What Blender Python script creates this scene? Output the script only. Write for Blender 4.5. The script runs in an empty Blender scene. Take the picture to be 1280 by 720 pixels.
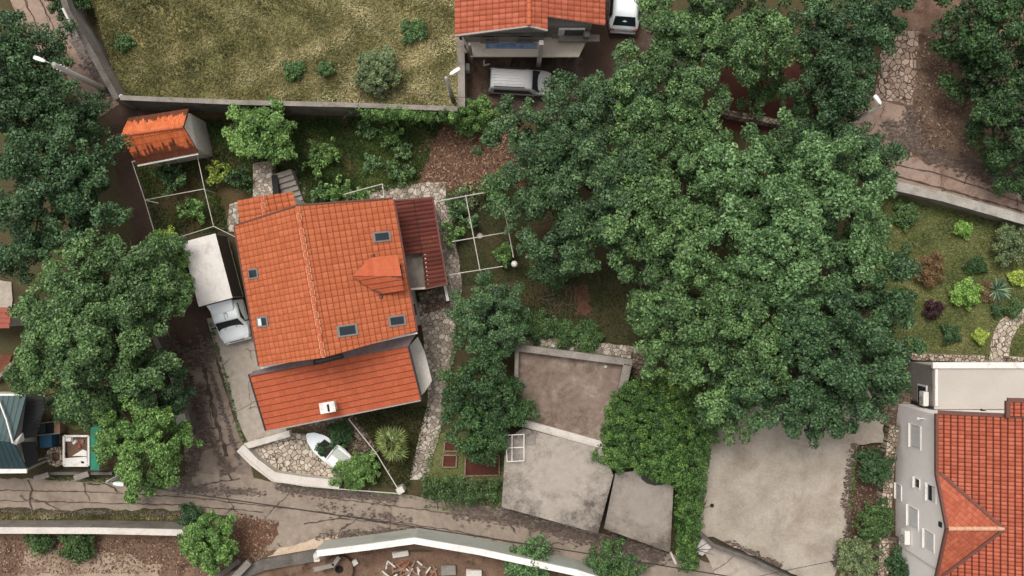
import bpy, bmesh, math, random
import numpy as np
from mathutils import Vector, Matrix

random.seed(7)
RNG = np.random.default_rng(11)
H, S = 56.0, 0.05          # drone height in metres, metres per photo pixel on the ground
SC = bpy.context.scene
COL = SC.collection
RAD = math.radians

def P(px, py, z=0.0):
    k = S * (H - z) / H
    return Vector(((px - 640) * k, (360 - py) * k, z))

def lin(r, g, b):
    f = lambda c: (c / 255 / 12.92) if c / 255 <= .04045 else ((c / 255 + .055) / 1.055) ** 2.4
    return (f(r), f(g), f(b), 1.0)

# ------------------------------------------------------------------ materials
class NT:
    def __init__(s, name):
        s.m = bpy.data.materials.new(name); s.m.use_nodes = True
        s.t = s.m.node_tree; s.t.nodes.clear()
        s.out = s.n('ShaderNodeOutputMaterial')
    def n(s, typ, **kw):
        d = s.t.nodes.new(typ)
        for k, v in kw.items(): setattr(d, k, v)
        return d
    def l(s, a, b): s.t.links.new(a, b)
    def coord(s, scale=1.0):
        c = s.n('ShaderNodeTexCoord')
        return c.outputs['Object']
    def noise(s, vec, scale, detail=5, rough=.6, dist=0.0):
        n = s.n('ShaderNodeTexNoise'); s.l(vec, n.inputs['Vector'])
        n.inputs['Scale'].default_value = scale; n.inputs['Detail'].default_value = detail
        n.inputs['Roughness'].default_value = rough; n.inputs['Distortion'].default_value = dist
        return n.outputs['Fac']
    def ramp(s, fac, stops):
        r = s.n('ShaderNodeValToRGB'); s.l(fac, r.inputs['Fac'])
        e = r.color_ramp.elements
        while len(e) > 1: e.remove(e[-1])
        e[0].position = stops[0][0]; e[0].color = stops[0][1]
        for p, c in stops[1:]:
            x = e.new(p); x.color = c
        return r.outputs['Color']
    def mix(s, fac, a, b, mode='MIX'):
        m = s.n('ShaderNodeMix', data_type='RGBA', blend_type=mode)
        for sock, v in ((m.inputs[0], fac), (m.inputs[6], a), (m.inputs[7], b)):
            if hasattr(v, 'is_linked'): s.l(v, sock)
            else: sock.default_value = v
        return m.outputs[2]
    def math(s, op, a, b=0.0, clamp=False):
        m = s.n('ShaderNodeMath', operation=op); m.use_clamp = clamp
        for sock, v in ((m.inputs[0], a), (m.inputs[1], b)):
            if hasattr(v, 'is_linked'): s.l(v, sock)
            else: sock.default_value = v
        return m.outputs[0]
    def finish(s, col, rough=.9, bump=None, bstr=.3, bdist=.03, metal=0.0, spec=.3):
        b = s.n('ShaderNodeBsdfPrincipled')
        if hasattr(col, 'is_linked'): s.l(col, b.inputs['Base Color'])
        else: b.inputs['Base Color'].default_value = col
        if hasattr(rough, 'is_linked'): s.l(rough, b.inputs['Roughness'])
        else: b.inputs['Roughness'].default_value = rough
        b.inputs['Metallic'].default_value = metal
        b.inputs['Specular IOR Level'].default_value = spec
        if bump is not None:
            k = s.n('ShaderNodeBump'); k.inputs['Strength'].default_value = bstr
            k.inputs['Distance'].default_value = bdist
            s.l(bump, k.inputs['Height']); s.l(k.outputs['Normal'], b.inputs['Normal'])
        s.l(b.outputs[0], s.out.inputs[0])
        return s.m

def g(v): return (v, v, v, 1)

def mottle(name, cols, scale=.6, fine=14, rough=.92, bstr=.4, bdist=.03, finecon=(.72, 1.22), stain=None, spec=.25, detail=7):
    """cols: 2-4 colours along a noise; stain: (colour, scale, lo, hi)"""
    t = NT(name); c = t.coord()
    f = t.noise(c, scale, detail, .68, .12)
    k = len(cols); lo, hi = .3, .7
    col = t.ramp(f, [(lo + (hi - lo) * i / (k - 1), x) for i, x in enumerate(cols)])
    if stain:
        sf = t.noise(c, stain[1], 8, .72, .15)
        m = t.ramp(sf, [(stain[2], g(0)), (stain[3], g(1))])
        col = t.mix(m, col, stain[0])
    ff = t.noise(c, fine, 4, .7)
    fr = t.ramp(ff, [(.3, g(finecon[0])), (.7, g(finecon[1]))])
    col = t.mix(1.0, col, fr, 'MULTIPLY')
    return t.finish(col, rough, ff, bstr, bdist, spec=spec)

def plain(name, col, rough=.6, metal=0.0, spec=.4, var=.12, scale=5):
    t = NT(name); c = t.coord()
    f = t.noise(c, scale, 5)
    fr = t.ramp(f, [(.3, g(1 - var)), (.7, g(1 + var))])
    return t.finish(t.mix(1.0, col, fr, 'MULTIPLY'), rough, metal=metal, spec=spec)

def paving(name, cols, mortar, scale=2.2, width=.05, dirt=None, rnd=1.0):
    t = NT(name); c = t.coord()
    wob = t.n('ShaderNodeTexNoise'); t.l(c, wob.inputs['Vector']); wob.inputs['Scale'].default_value = 3
    vm = t.n('ShaderNodeVectorMath', operation='MULTIPLY_ADD')
    t.l(wob.outputs['Color'], vm.inputs[0]); vm.inputs[1].default_value = (.18, .18, 0); t.l(c, vm.inputs[2])
    fl = t.n('ShaderNodeVectorMath', operation='MULTIPLY'); t.l(vm.outputs[0], fl.inputs[0]); fl.inputs[1].default_value = (1, 1, .02)
    e = t.n('ShaderNodeTexVoronoi', feature='DISTANCE_TO_EDGE'); t.l(fl.outputs[0], e.inputs['Vector']); e.inputs['Scale'].default_value = scale
    v = t.n('ShaderNodeTexVoronoi', feature='F1'); t.l(fl.outputs[0], v.inputs['Vector']); v.inputs['Scale'].default_value = scale
    for q in (e, v): q.inputs['Randomness'].default_value = rnd
    sep = t.n('ShaderNodeSeparateColor'); t.l(v.outputs['Color'], sep.inputs[0])
    col = t.ramp(sep.outputs[0], [(.1 + .8 * i / (len(cols) - 1), x) for i, x in enumerate(cols)])
    fn = t.noise(c, 12, 5, .7)
    col = t.mix(1.0, col, t.ramp(fn, [(.3, g(.72)), (.7, g(1.18))]), 'MULTIPLY')
    m = t.ramp(e.outputs['Distance'], [(width * .6, g(1)), (width * 1.5, g(0))])
    col = t.mix(m, col, mortar)
    if dirt:
        d = t.ramp(t.noise(c, .5, 6, .65), [(dirt[1], g(0)), (dirt[2], g(.85))])
        col = t.mix(d, col, dirt[0])
    h = t.ramp(e.outputs['Distance'], [(0, g(0)), (width * 2, g(1))])
    return t.finish(col, .92, h, .7, .05, spec=.2)

def asphalt(name, cols, crack, cscale=.22, stain=None, cw=.006):
    t = NT(name); c = t.coord()
    f = t.noise(c, .4, 8, .68, .15)
    col = t.ramp(f, [(.3 + .4 * i / (len(cols) - 1), x) for i, x in enumerate(cols)])
    f2 = t.noise(c, 2.6, 6, .7, .2)
    col = t.mix(1.0, col, t.ramp(f2, [(.3, g(.8)), (.68, g(1.14))]), 'MULTIPLY')
    if stain:
        sf = t.noise(c, stain[1], 9, .74, .2)
        col = t.mix(t.ramp(sf, [(stain[2], g(0)), (stain[3], g(.8))]), col, stain[0])
    wob = t.n('ShaderNodeTexNoise'); t.l(c, wob.inputs['Vector']); wob.inputs['Scale'].default_value = .9; wob.inputs['Detail'].default_value = 6
    vm = t.n('ShaderNodeVectorMath', operation='MULTIPLY_ADD')
    t.l(wob.outputs['Color'], vm.inputs[0]); vm.inputs[1].default_value = (1.1, 1.1, 0); t.l(c, vm.inputs[2])
    e = t.n('ShaderNodeTexVoronoi', feature='DISTANCE_TO_EDGE'); t.l(vm.outputs[0], e.inputs['Vector']); e.inputs['Scale'].default_value = cscale
    part = t.ramp(t.noise(c, .5, 3), [(.46, g(0)), (.56, g(1))])
    m = t.ramp(e.outputs['Distance'], [(cw * .5, g(1)), (cw * 1.6, g(0))])
    m = t.mix(1.0, m, part, 'MULTIPLY')
    col = t.mix(m, col, crack)
    ff = t.noise(c, 22, 4, .7)
    col = t.mix(1.0, col, t.ramp(ff, [(.3, g(.82)), (.7, g(1.15))]), 'MULTIPLY')
    return t.finish(col, .9, ff, .35, .02, spec=.25)

def tile_mat(name, lo, mid, hi, dirt=(lin(70, 38, 30), .62, .8), moss=None, rough=.8):
    t = NT(name); c = t.coord()
    a = t.n('ShaderNodeAttribute', attribute_name='rnd')
    col = t.ramp(a.outputs['Fac'], [(0, lo), (.5, mid), (1, hi)])
    f = t.noise(c, .7, 7, .65, .5)
    col = t.mix(t.ramp(f, [(dirt[1], g(0)), (dirt[2], g(.55))]), col, dirt[0])
    f2 = t.noise(c, 9, 5, .7)
    col = t.mix(1.0, col, t.ramp(f2, [(.3, g(.8)), (.7, g(1.14))]), 'MULTIPLY')
    col = t.mix(t.ramp(t.noise(c, 3.2, 8, .8), [(.56, g(0)), (.7, g(.5))]), col, lin(96, 62, 46))
    col = t.mix(t.ramp(t.noise(c, 4.6, 8, .8, .2), [(.6, g(0)), (.72, g(.45))]), col, lin(198, 150, 118))
    if moss:
        v = t.n('ShaderNodeAttribute', attribute_name='vv'); k = t.n('ShaderNodeAttribute', attribute_name='cr')
        n = t.noise(c, 3.5, 6, .75, 0)
        q = t.math('SUBTRACT', v.outputs['Fac'], t.math('MULTIPLY', k.outputs['Fac'], moss[3]))
        q = t.math('ADD', q, t.math('MULTIPLY', t.math('SUBTRACT', n, .5), moss[2]))
        col = t.mix(t.ramp(q, [(moss[1] * .9, g(.82)), (moss[1] * 1.1 + .12, g(0))]), col, moss[0])
    return t.finish(col, rough, f2, .2, .02, spec=.25)

def leaf_mat(name, dark, mid, light, odd=None, trans=.2):
    t = NT(name)
    a = t.n('ShaderNodeAttribute', attribute_name='rnd')
    st = [(0, dark), (.5, mid), (.93, light)]
    if odd: st += [(.965, light), (.975, odd)]
    col = t.ramp(a.outputs['Fac'], st)
    d = t.n('ShaderNodeBsdfPrincipled'); t.l(col, d.inputs['Base Color'])
    d.inputs['Roughness'].default_value = .5; d.inputs['Specular IOR Level'].default_value = .4
    tr = t.n('ShaderNodeBsdfTranslucent'); t.l(col, tr.inputs['Color'])
    mx = t.n('ShaderNodeMixShader'); mx.inputs[0].default_value = trans
    t.l(d.outputs[0], mx.inputs[1]); t.l(tr.outputs[0], mx.inputs[2]); t.l(mx.outputs[0], t.out.inputs[0])
    return t.m

def glass_mat(name, col=(.012, .018, .022, 1), rough=.12):
    t = NT(name); c = t.coord()
    f = t.noise(c, 2, 3)
    cc = t.mix(t.ramp(f, [(.35, g(0)), (.7, g(.5))]), col, (col[0] * 2.2, col[1] * 2.2, col[2] * 2.2, 1))
    return t.finish(cc, rough, spec=.5)

# ------------------------------------------------------------------ mesh builder
def wloc(o):
    v = Vector((0, 0, 0))
    while o is not None:
        v += o.location; o = o.parent
    return v

def tagset(o, label=None, cat=None, group=None, kind=None):
    if label: o['label'] = label
    if cat: o['category'] = cat
    if group: o['group'] = group
    if kind: o['kind'] = kind
    return o

def thing(name, label, cat, loc=(0, 0, 0), group=None):
    o = bpy.data.objects.new(name, None); COL.objects.link(o)
    o.location = loc; o.empty_display_size = .3
    return tagset(o, label, cat, group)

class MB:
    def __init__(s): s.v, s.f, s.mi, s.cur = [], [], [], 0
    def slot(s, i): s.cur = i; return s
    def add(s, vs, fs):
        b = len(s.v); s.v += [tuple(x) for x in vs]
        for f in fs: s.f.append([b + i for i in f]); s.mi.append(s.cur)
        return s
    def box(s, c, size, rz=0.0, top=1.0):
        x, y, z = size[0] / 2, size[1] / 2, size[2] / 2
        ca, sa = math.cos(rz), math.sin(rz); vs = []
        for zz, k in ((-z, 1), (z, top)):
            for xx, yy in ((-x, -y), (x, -y), (x, y), (-x, y)):
                vs.append((c[0] + (xx * ca - yy * sa) * k, c[1] + (xx * sa + yy * ca) * k, c[2] + zz))
        return s.add(vs, [(3, 2, 1, 0), (4, 5, 6, 7), (0, 1, 5, 4), (1, 2, 6, 5), (2, 3, 7, 6), (3, 0, 4, 7)])
    def bar(s, p, q, w, h):
        """box beam from p to q (p, q at the middle of the section)"""
        p, q = Vector(p), Vector(q); d = (q - p)
        if d.length < 1e-6: return s
        d.normalize(); sd = d.cross(Vector((0, 0, 1)))
        if sd.length < 1e-3: sd = Vector((1, 0, 0))
        sd.normalize(); up = sd.cross(d)
        vs = []
        for e in (p, q):
            for a, b in ((-1, -1), (1, -1), (1, 1), (-1, 1)):
                vs.append(e + sd * (a * w / 2) + up * (b * h / 2))
        return s.add(vs, [(3, 2, 1, 0), (4, 5, 6, 7), (0, 1, 5, 4), (1, 2, 6, 5), (2, 3, 7, 6), (3, 0, 4, 7)])
    def prism(s, pts, z0, z1, top=None):
        """pts: xy list; top: optional xy list for the top ring"""
        a = sum(pts[i][0] * pts[(i + 1) % len(pts)][1] - pts[(i + 1) % len(pts)][0] * pts[i][1] for i in range(len(pts)))
        pts = list(pts); top = list(top) if top else None
        if a < 0:
            pts.reverse()
            if top: top.reverse()
        n = len(pts); t = top or pts
        zz1 = z1 if hasattr(z1, '__len__') else [z1] * n
        vs = [(p[0], p[1], z0) for p in pts] + [(p[0], p[1], zz1[i]) for i, p in enumerate(t)]
        fs = [tuple(range(n - 1, -1, -1)), tuple(range(n, 2 * n))]
        fs += [(i, (i + 1) % n, n + (i + 1) % n, n + i) for i in range(n)]
        return s.add(vs, fs)
    def tube(s, p, q, r, r2=None, n=8, cap=True):
        p, q = Vector(p), Vector(q); d = (q - p)
        if d.length < 1e-6: return s
        d.normalize(); u = d.orthogonal().normalized(); w = d.cross(u); r2 = r if r2 is None else r2
        vs = []
        for e, rr in ((p, r), (q, r2)):
            for i in range(n):
                a = 2 * math.pi * i / n
                vs.append(e + (u * math.cos(a) + w * math.sin(a)) * rr)
        fs = [(i, (i + 1) % n, n + (i + 1) % n, n + i) for i in range(n)]
        if cap: fs += [tuple(range(n - 1, -1, -1)), tuple(range(n, 2 * n))]
        return s.add(vs, fs)
    def path(s, pts, r, n=6):
        for a, b in zip(pts, pts[1:]): s.tube(a, b, r, n=n)
        return s
    def poly(s, pts): return s.add(pts, [tuple(range(len(pts)))])
    def slab(s, pts, th):
        """planar polygon (ccw from outside) thickened downwards by th"""
        n = len(pts); vs = [Vector(p) for p in pts] + [Vector(p) - Vector((0, 0, th)) for p in pts]
        fs = [tuple(range(n)), tuple(range(2 * n - 1, n - 1, -1))] + [(i, n + i, n + (i + 1) % n, (i + 1) % n) for i in range(n)]
        return s.add(vs, fs)
    def ring(s, c, r0, r1, z0, z1, n=24):
        vs = []
        for k in range(n):
            a = 2 * math.pi * k / n; ca, sa = math.cos(a), math.sin(a)
            vs += [(c[0] + r0 * ca, c[1] + r0 * sa, z0), (c[0] + r1 * ca, c[1] + r1 * sa, z0), (c[0] + r1 * ca, c[1] + r1 * sa, z1), (c[0] + r0 * ca, c[1] + r0 * sa, z1)]
        fs = []
        for k in range(n):
            a, b = 4 * k, 4 * ((k + 1) % n)
            fs += [(a + 3, a + 2, b + 2, b + 3), (a + 1, b + 1, b + 2, a + 2), (a, a + 3, b + 3, b)]
        return s.add(vs, fs)
    def ball(s, c, r, n=10, m=6, zs=1.0):
        vs = [(c[0], c[1], c[2] - r * zs)]
        for j in range(1, m):
            th = math.pi * j / m
            for i in range(n):
                a = 2 * math.pi * i / n
                vs.append((c[0] + r * math.sin(th) * math.cos(a), c[1] + r * math.sin(th) * math.sin(a), c[2] - r * zs * math.cos(th)))
        vs.append((c[0], c[1], c[2] + r * zs)); e = len(vs) - 1
        fs = [(0, 1 + (i + 1) % n, 1 + i) for i in range(n)]
        for j in range(m - 2):
            for i in range(n):
                a = 1 + j * n; fs.append((a + i, a + (i + 1) % n, a + n + (i + 1) % n, a + n + i))
        a = 1 + (m - 2) * n
        fs += [(a + i, a + (i + 1) % n, e) for i in range(n)]
        return s.add(vs, fs)
    def loft(s, secs, cap=True):
        n = len(secs[0]); vs = [p for sec in secs for p in sec]; fs = []
        for k in range(len(secs) - 1):
            for i in range(n):
                a, b = k * n + i, k * n + (i + 1) % n
                fs.append((a, b, b + n, a + n))
        if cap: fs += [tuple(range(n - 1, -1, -1)), tuple(range((len(secs) - 1) * n, len(secs) * n))]
        return s.add(vs, fs)
    def build(s, name, mats, parent=None, bevel=0.0, smooth=False, subsurf=0, label=None, cat=None, group=None, kind=None, base=None):
        me = bpy.data.meshes.new(name)
        if parent is not None: off = wloc(parent)
        elif base is not None: off = Vector(base)
        else:
            A = np.array(s.v); off = Vector(((A[:, 0].min() + A[:, 0].max()) / 2, (A[:, 1].min() + A[:, 1].max()) / 2, A[:, 2].min()))
        me.from_pydata([(v[0] - off[0], v[1] - off[1], v[2] - off[2]) for v in s.v], [], s.f)
        mats = mats if isinstance(mats, (list, tuple)) else [mats]
        for m in mats: me.materials.append(m)
        if len(mats) > 1: me.polygons.foreach_set('material_index', s.mi)
        if smooth: me.polygons.foreach_set('use_smooth', [True] * len(me.polygons))
        me.update()
        o = bpy.data.objects.new(name, me); COL.objects.link(o)
        if parent is not None: o.parent = parent
        else: o.location = off
        if bevel:
            b = o.modifiers.new('bevel', 'BEVEL'); b.width = bevel; b.segments = 2; b.limit_method = 'ANGLE'
        if subsurf:
            u = o.modifiers.new('sub', 'SUBSURF'); u.levels = u.render_levels = subsurf
        return tagset(o, label, cat, group, kind)

def rough_poly(pts, step=.5, jit=.0, seed=0):
    r = random.Random(seed); out = []
    n = len(pts)
    for i in range(n):
        a, b = Vector(pts[i][:2]), Vector(pts[(i + 1) % n][:2]); d = b - a
        k = max(1, int(d.length / step)); nrm = Vector((-d.y, d.x)); nrm = nrm / (nrm.length or 1)
        for j in range(k):
            p = a + d * (j / k)
            if jit: p = p + nrm * r.uniform(-jit, jit) + d.normalized() * r.uniform(-jit, jit) * .5
            out.append((p.x, p.y))
    return out

LAYER = {}
def patch(name, pxs, mat, z=.004, jit=.12, step=.5, seed=1, depth=0.0, kind='structure'):
    """flat irregular sheet of ground at height z; depth>0 makes it a raised solid"""
    if z < .2:
        k = LAYER.get(z, 0); LAYER[z] = k + 1; z = z * 3 + k * .0011
    pts = [P(x, y, z) for x, y in pxs]; q = rough_poly(pts, step, jit, seed)
    m = MB()
    if depth: m.prism(q, z - depth, z)
    else:
        a = sum(q[i][0] * q[(i + 1) % len(q)][1] - q[(i + 1) % len(q)][0] * q[i][1] for i in range(len(q)))
        if a < 0: q.reverse()
        m.poly([(x, y, z) for x, y in q])
    return m.build(name, mat, kind=kind)

# ------------------------------------------------------------------ tiled roof plane
def tiled(name, pts, eave, mats, parent, pu=.3, course=.36, amp=.035, step=.03, deck=.1, valley=.1, lap=.06, vj=True):
    pts = [Vector(p) for p in pts]; n = len(pts)
    c = sum(pts, Vector()) / n
    nrm = Vector((0, 0, 0))
    for i in range(n): nrm += (pts[i] - c).cross(pts[(i + 1) % n] - c)
    nrm.normalize()
    if nrm.z < 0: nrm = -nrm; pts.reverse(); eave = (n - 1 - eave[0], n - 1 - eave[1])
    u = pts[eave[1]] - pts[eave[0]]; u = (u - nrm * u.dot(nrm)).normalized()
    v = nrm.cross(u)
    if v.z < 0: v = -v; u = -u
    o = pts[eave[0]]
    Q = [((p - o).dot(u), (p - o).dot(v)) for p in pts]
    u0, u1 = min(q[0] for q in Q), max(q[0] for q in Q); v0, v1 = min(q[1] for q in Q), max(q[1] for q in Q)
    nu = int((u1 - u0) / pu) + 2; nv = int((v1 - v0) / course) + 2
    bm = bmesh.new(); L = bm.faces.layers.float.new('rnd'); L3 = bm.faces.layers.float.new('cr'); LV = bm.verts.layers.float.new('vv')
    o = sum(pts, Vector()) / n
    o = o - u * ((o - pts[eave[0]]).dot(u)) - v * ((o - pts[eave[0]]).dot(v))
    prof = ((0, 0), (valley, 0), (valley + (1 - valley) * .28, .8), (valley + (1 - valley) * .55, 1), (valley + (1 - valley) * .8, .75))
    rr = random.Random(int(abs(u0 * 1000 + v1 * 777)) + n); k5 = len(prof)
    cr = [rr.random() for _ in range(nu + 1)]
    us = [(t + f) * pu for t in range(nu) for f, h in prof] + [nu * pu]; hs_ = [h * amp for t in range(nu) for f, h in prof] + [0]
    def row(vv, dz, vw=None):
        out = []
        for x, h in zip(us, hs_):
            q = bm.verts.new(o + u * (u0 + x) + v * vv + nrm * (h + dz)); q[LV] = vv - v0; out.append(q)
        return out
    for j in range(nv):
        va, vb = v0 + j * course, v0 + (j + 1) * course; vm = vb - lap
        bt, lo, mi, hi = row(va, -.004), row(va, step), row(vm, step * lap / course), row(vb, 0)
        for t in range(nu):
            r = rr.random()
            for k in range(k5):
                i = t * k5 + k
                for a, b, jn in ((bt, lo, 0), (lo, mi, 0), (mi, hi, 1)):
                    f = bm.faces.new((a[i], a[i + 1], b[i + 1], b[i])); f[L] = r; f[L3] = cr[t]
                    if jn or (k == 0 and vj): f.material_index = 2  # dirt in the channels; on the lap strips, painted shade of the next course
    bm.normal_update()
    for i in range(n):
        a, b = pts[i], pts[(i + 1) % n]; d = b - a; outn = d.cross(nrm)
        if outn.length < 1e-6: continue
        outn.normalize()
        if outn.dot(c - a) > 0: outn = -outn
        geom = list(bm.verts) + list(bm.edges) + list(bm.faces)
        bmesh.ops.bisect_plane(bm, geom=geom, plane_co=a, plane_no=outn, clear_outer=True)
    # deck below
    up = [bm.verts.new(p - nrm * .012) for p in pts]; dn = [bm.verts.new(p - nrm * (.012 + deck)) for p in pts]
    fl = [bm.faces.new(up), bm.faces.new(dn[::-1])] + [bm.faces.new((up[i], dn[i], dn[(i + 1) % n], up[(i + 1) % n])) for i in range(n)]
    for f in fl: f.material_index = 1
    off = wloc(parent)
    bmesh.ops.translate(bm, verts=bm.verts, vec=-off)
    me = bpy.data.meshes.new(name); bm.to_mesh(me); bm.free()
    for m in mats: me.materials.append(m)
    ob = bpy.data.objects.new(name, me); COL.objects.link(ob); ob.parent = parent
    return ob

def ridge(name, p, q, mats, parent, r=.11, seg=.4, rings=True):
    p, q = Vector(p), Vector(q); d = q - p; L = d.length; d.normalize(); n = max(1, int(L / seg)); m = MB()
    sd = d.cross(Vector((0, 0, 1))).normalized()
    for i in range(n):
        a, b = p + d * (L * i / n), p + d * (L * (i + 1) / n - .015)
        m.slot(0).tube(a - Vector((0, 0, .03)), b - Vector((0, 0, .03)), r * 1.05, r * .92, n=10)
        if rings: m.slot(1).tube(b - d * .025 - Vector((0, 0, .028)), b + d * .005 - Vector((0, 0, .028)), r * 1.08, n=10)
    if rings:
        for sgn in (-1, 1):
            for i in range(n):
                if random.random() < .65:
                    a = p + d * (L * i / n) + sd * (sgn * r * 1.05) - Vector((0, 0, .02)); m.slot(1).bar(a, a + d * (seg * .8), .035, .06)
    return m.build(name, mats, parent)

# ------------------------------------------------------------------ leaves
def mesh_quads(name, V, mats, parent, rnd, loc=None, extra=None, **kw):
    """V: (N,4,3) world coordinates"""
    N = len(V)
    off = np.array(wloc(parent)) if parent is not None else np.array(loc if loc is not None else [V[..., 0].mean(), V[..., 1].mean(), V[..., 2].min()])
    vv = (V - off).reshape(-1, 3).astype(np.float32)
    me = bpy.data.meshes.new(name)
    me.vertices.add(N * 4); me.vertices.foreach_set('co', vv.ravel())
    me.loops.add(N * 4); me.loops.foreach_set('vertex_index', np.arange(N * 4, dtype=np.int32))
    me.polygons.add(N); me.polygons.foreach_set('loop_start', np.arange(0, N * 4, 4, dtype=np.int32))
    try: me.polygons.foreach_set('loop_total', np.full(N, 4, dtype=np.int32))
    except Exception: pass
    a = me.attributes.new('rnd', 'FLOAT', 'FACE'); a.data.foreach_set('value', np.clip(rnd, 0, 1).astype(np.float32))
    me.materials.append(mats)
    me.update(); me.validate()
    o = bpy.data.objects.new(name, me); COL.objects.link(o)
    if parent is not None: o.parent = parent
    else: o.location = off
    return tagset(o, kw.get('label'), kw.get('cat'), kw.get('group'), kw.get('kind'))

def unit(a): return a / np.maximum(np.linalg.norm(a, axis=-1, keepdims=True), 1e-9)

def leaf_quads(C, Nn, L, W, fold=.25, droop=0.0):
    """pointed leaves at C facing Nn, length L, width W (arrays)"""
    N = len(C); r = unit(RNG.normal(size=(N, 3)))
    d = unit(r - Nn * (r * Nn).sum(1, keepdims=True)); s = np.cross(Nn, d)
    d = unit(d - np.array([0, 0, droop]))
    L, W = L[:, None], W[:, None]
    base = C - d * L * .5; tip = C + d * L * .5
    left = C - d * L * .05 + s * W * .5 + Nn * W * fold; right = C - d * L * .05 - s * W * .5 + Nn * W * fold
    return np.stack([base, right, tip, left], axis=1)

def clump_leaves(cc, cr, per, size, flat=.65, up=.55, crnd=None, aspect=.55):
    """cc (M,3) clump centres, cr (M,) radii -> quads + rnd"""
    M = len(cc); n = np.maximum((per * (cr / cr.mean()) ** 2).astype(int), 5)
    idx = np.repeat(np.arange(M), n); N = len(idx)
    dirs = unit(RNG.normal(size=(N, 3)) + np.array([0, 0, .35]))
    rad = cr[idx] * (.45 + .6 * RNG.random(N) ** .6)
    off = dirs * rad[:, None]; off[:, 2] *= flat
    C = cc[idx] + off
    Nn = unit(dirs * .6 + np.array([0, 0, up]) + RNG.normal(size=(N, 3)) * .42)
    L = size * (.65 + .7 * RNG.random(N)); W = L * aspect * (.8 + .4 * RNG.random(N))
    q = leaf_quads(C, Nn, L, W, droop=.15)
    cr_ = RNG.random(M) if crnd is None else crnd
    return q, np.clip(.45 * cr_[idx] + .55 * RNG.random(N), 0, 1)

def crown_clumps(lobes, csize, dens, rz=.8, low=-.25, bough=None):
    """boughs spread over each lobe, every bough a mound of clumps, gaps between them"""
    cc, cr, cv = [], [], []
    for (c, r) in lobes:
        br = bough or min(.95, max(csize * 1.5, r * .42)); need = max(5, int(dens * 2 * math.pi * r * r * (1 - low) / 2 / (br * br * 2.6)))
        got = []
        for _ in range(need * 14):
            d = RNG.normal(size=3); d /= np.linalg.norm(d)
            if d[2] < low: continue
            if all(((d - e) ** 2).sum() * r * r > (br * 1.22) ** 2 for e in got): got.append(d)
            if len(got) >= need: break
        tone = RNG.random()
        for d in got:
            bc = np.array(c) + d * r * RNG.uniform(.74, 1.06) * np.array([1, 1, rz]); b = br * RNG.uniform(.7, 1.15)
            k = max(4, int(2.6 * (b / csize) ** 2)); e = unit(RNG.normal(size=(k, 3)) + d * .5) * (b * RNG.random((k, 1)) ** .5) * RNG.uniform(.75, 1.2, (k, 1)); w_ = RNG.normal(size=2) * .6 + d[:2]; w_ /= np.linalg.norm(w_) + 1e-6; al = e[:, :2] @ w_; e[:, :2] += np.outer(al * .55, w_) - .25 * (e[:, :2] - np.outer(al, w_)); e[:, 2] = e[:, 2] * .55 + .12 * b - .22 * al - .12 * (e[:, 0] ** 2 + e[:, 1] ** 2) / b
            cc.append(bc + e); cr.append(csize * (.55 + .6 * RNG.random(k))); bt = .2 + .2 * tone + .35 * RNG.random()
            cv.append(np.clip(bt + .3 * RNG.random(k), 0, 1))
        k = max(2, int(dens * 4 * r * r)); d = unit(RNG.normal(size=(k, 3)))
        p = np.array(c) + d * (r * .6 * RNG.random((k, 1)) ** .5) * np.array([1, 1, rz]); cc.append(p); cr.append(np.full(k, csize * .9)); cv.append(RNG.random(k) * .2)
    return np.concatenate(cc), np.concatenate(cr), np.concatenate(cv)

def tree(name, label, lobes_px, mat, bark, csize=.6, per=95, leaf=.2, dens=1.0, group=None, cat='tree', rz=.8, base=None, flat=.65, aspect=.55, up=.55):
    """lobes_px: (px, py, r_px, z)"""
    lobes = []
    for (x, y, r, z) in lobes_px: lobes.append((P(x, y, z), r * S * (H - z) / H * .91))
    w = sum(r * r for _, r in lobes)
    b = Vector((sum(c.x * r * r for c, r in lobes) / w, sum(c.y * r * r for c, r in lobes) / w, 0)) if base is None else P(base[0], base[1], 0)
    zt = max(c.z for c, _ in lobes)
    o = thing(name, label, cat, b, group)
    cc, cr, cv = crown_clumps(lobes, csize, dens, rz)
    keep = cc[:, 2] > .25; cc, cr, cv = cc[keep], cr[keep], cv[keep]
    q, rnd = clump_leaves(cc, cr, per, leaf, crnd=cv, flat=flat, aspect=aspect, up=up)
    mesh_quads('crown', q, mat, o, rnd)
    m = MB(); fork = b + Vector((.1, -.1, zt * .42)); tr = .09 + .022 * zt
    m.tube(b - Vector((0, 0, .1)), b + Vector((.05, 0, zt * .2)), tr * 1.25, tr, n=9); m.tube(b + Vector((.05, 0, zt * .2)), fork, tr, tr * .75, n=9)
    for c, r in lobes:
        mid = fork.lerp(c, .55) + Vector((random.uniform(-.2, .2), random.uniform(-.2, .2), .25)); m.tube(fork, mid, tr * .5, tr * .32, n=6); m.tube(mid, c, tr * .32, tr * .15, n=6)
        for k in range(5):
            a = random.uniform(0, 6.28); e = c + Vector((math.cos(a), math.sin(a), random.uniform(-.1, .6))) * r * .85
            m.tube(mid.lerp(c, random.uniform(.3, 1)), e, tr * .16, .015, n=5)
    m.build('trunk', bark, o, smooth=True)
    return o

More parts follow.
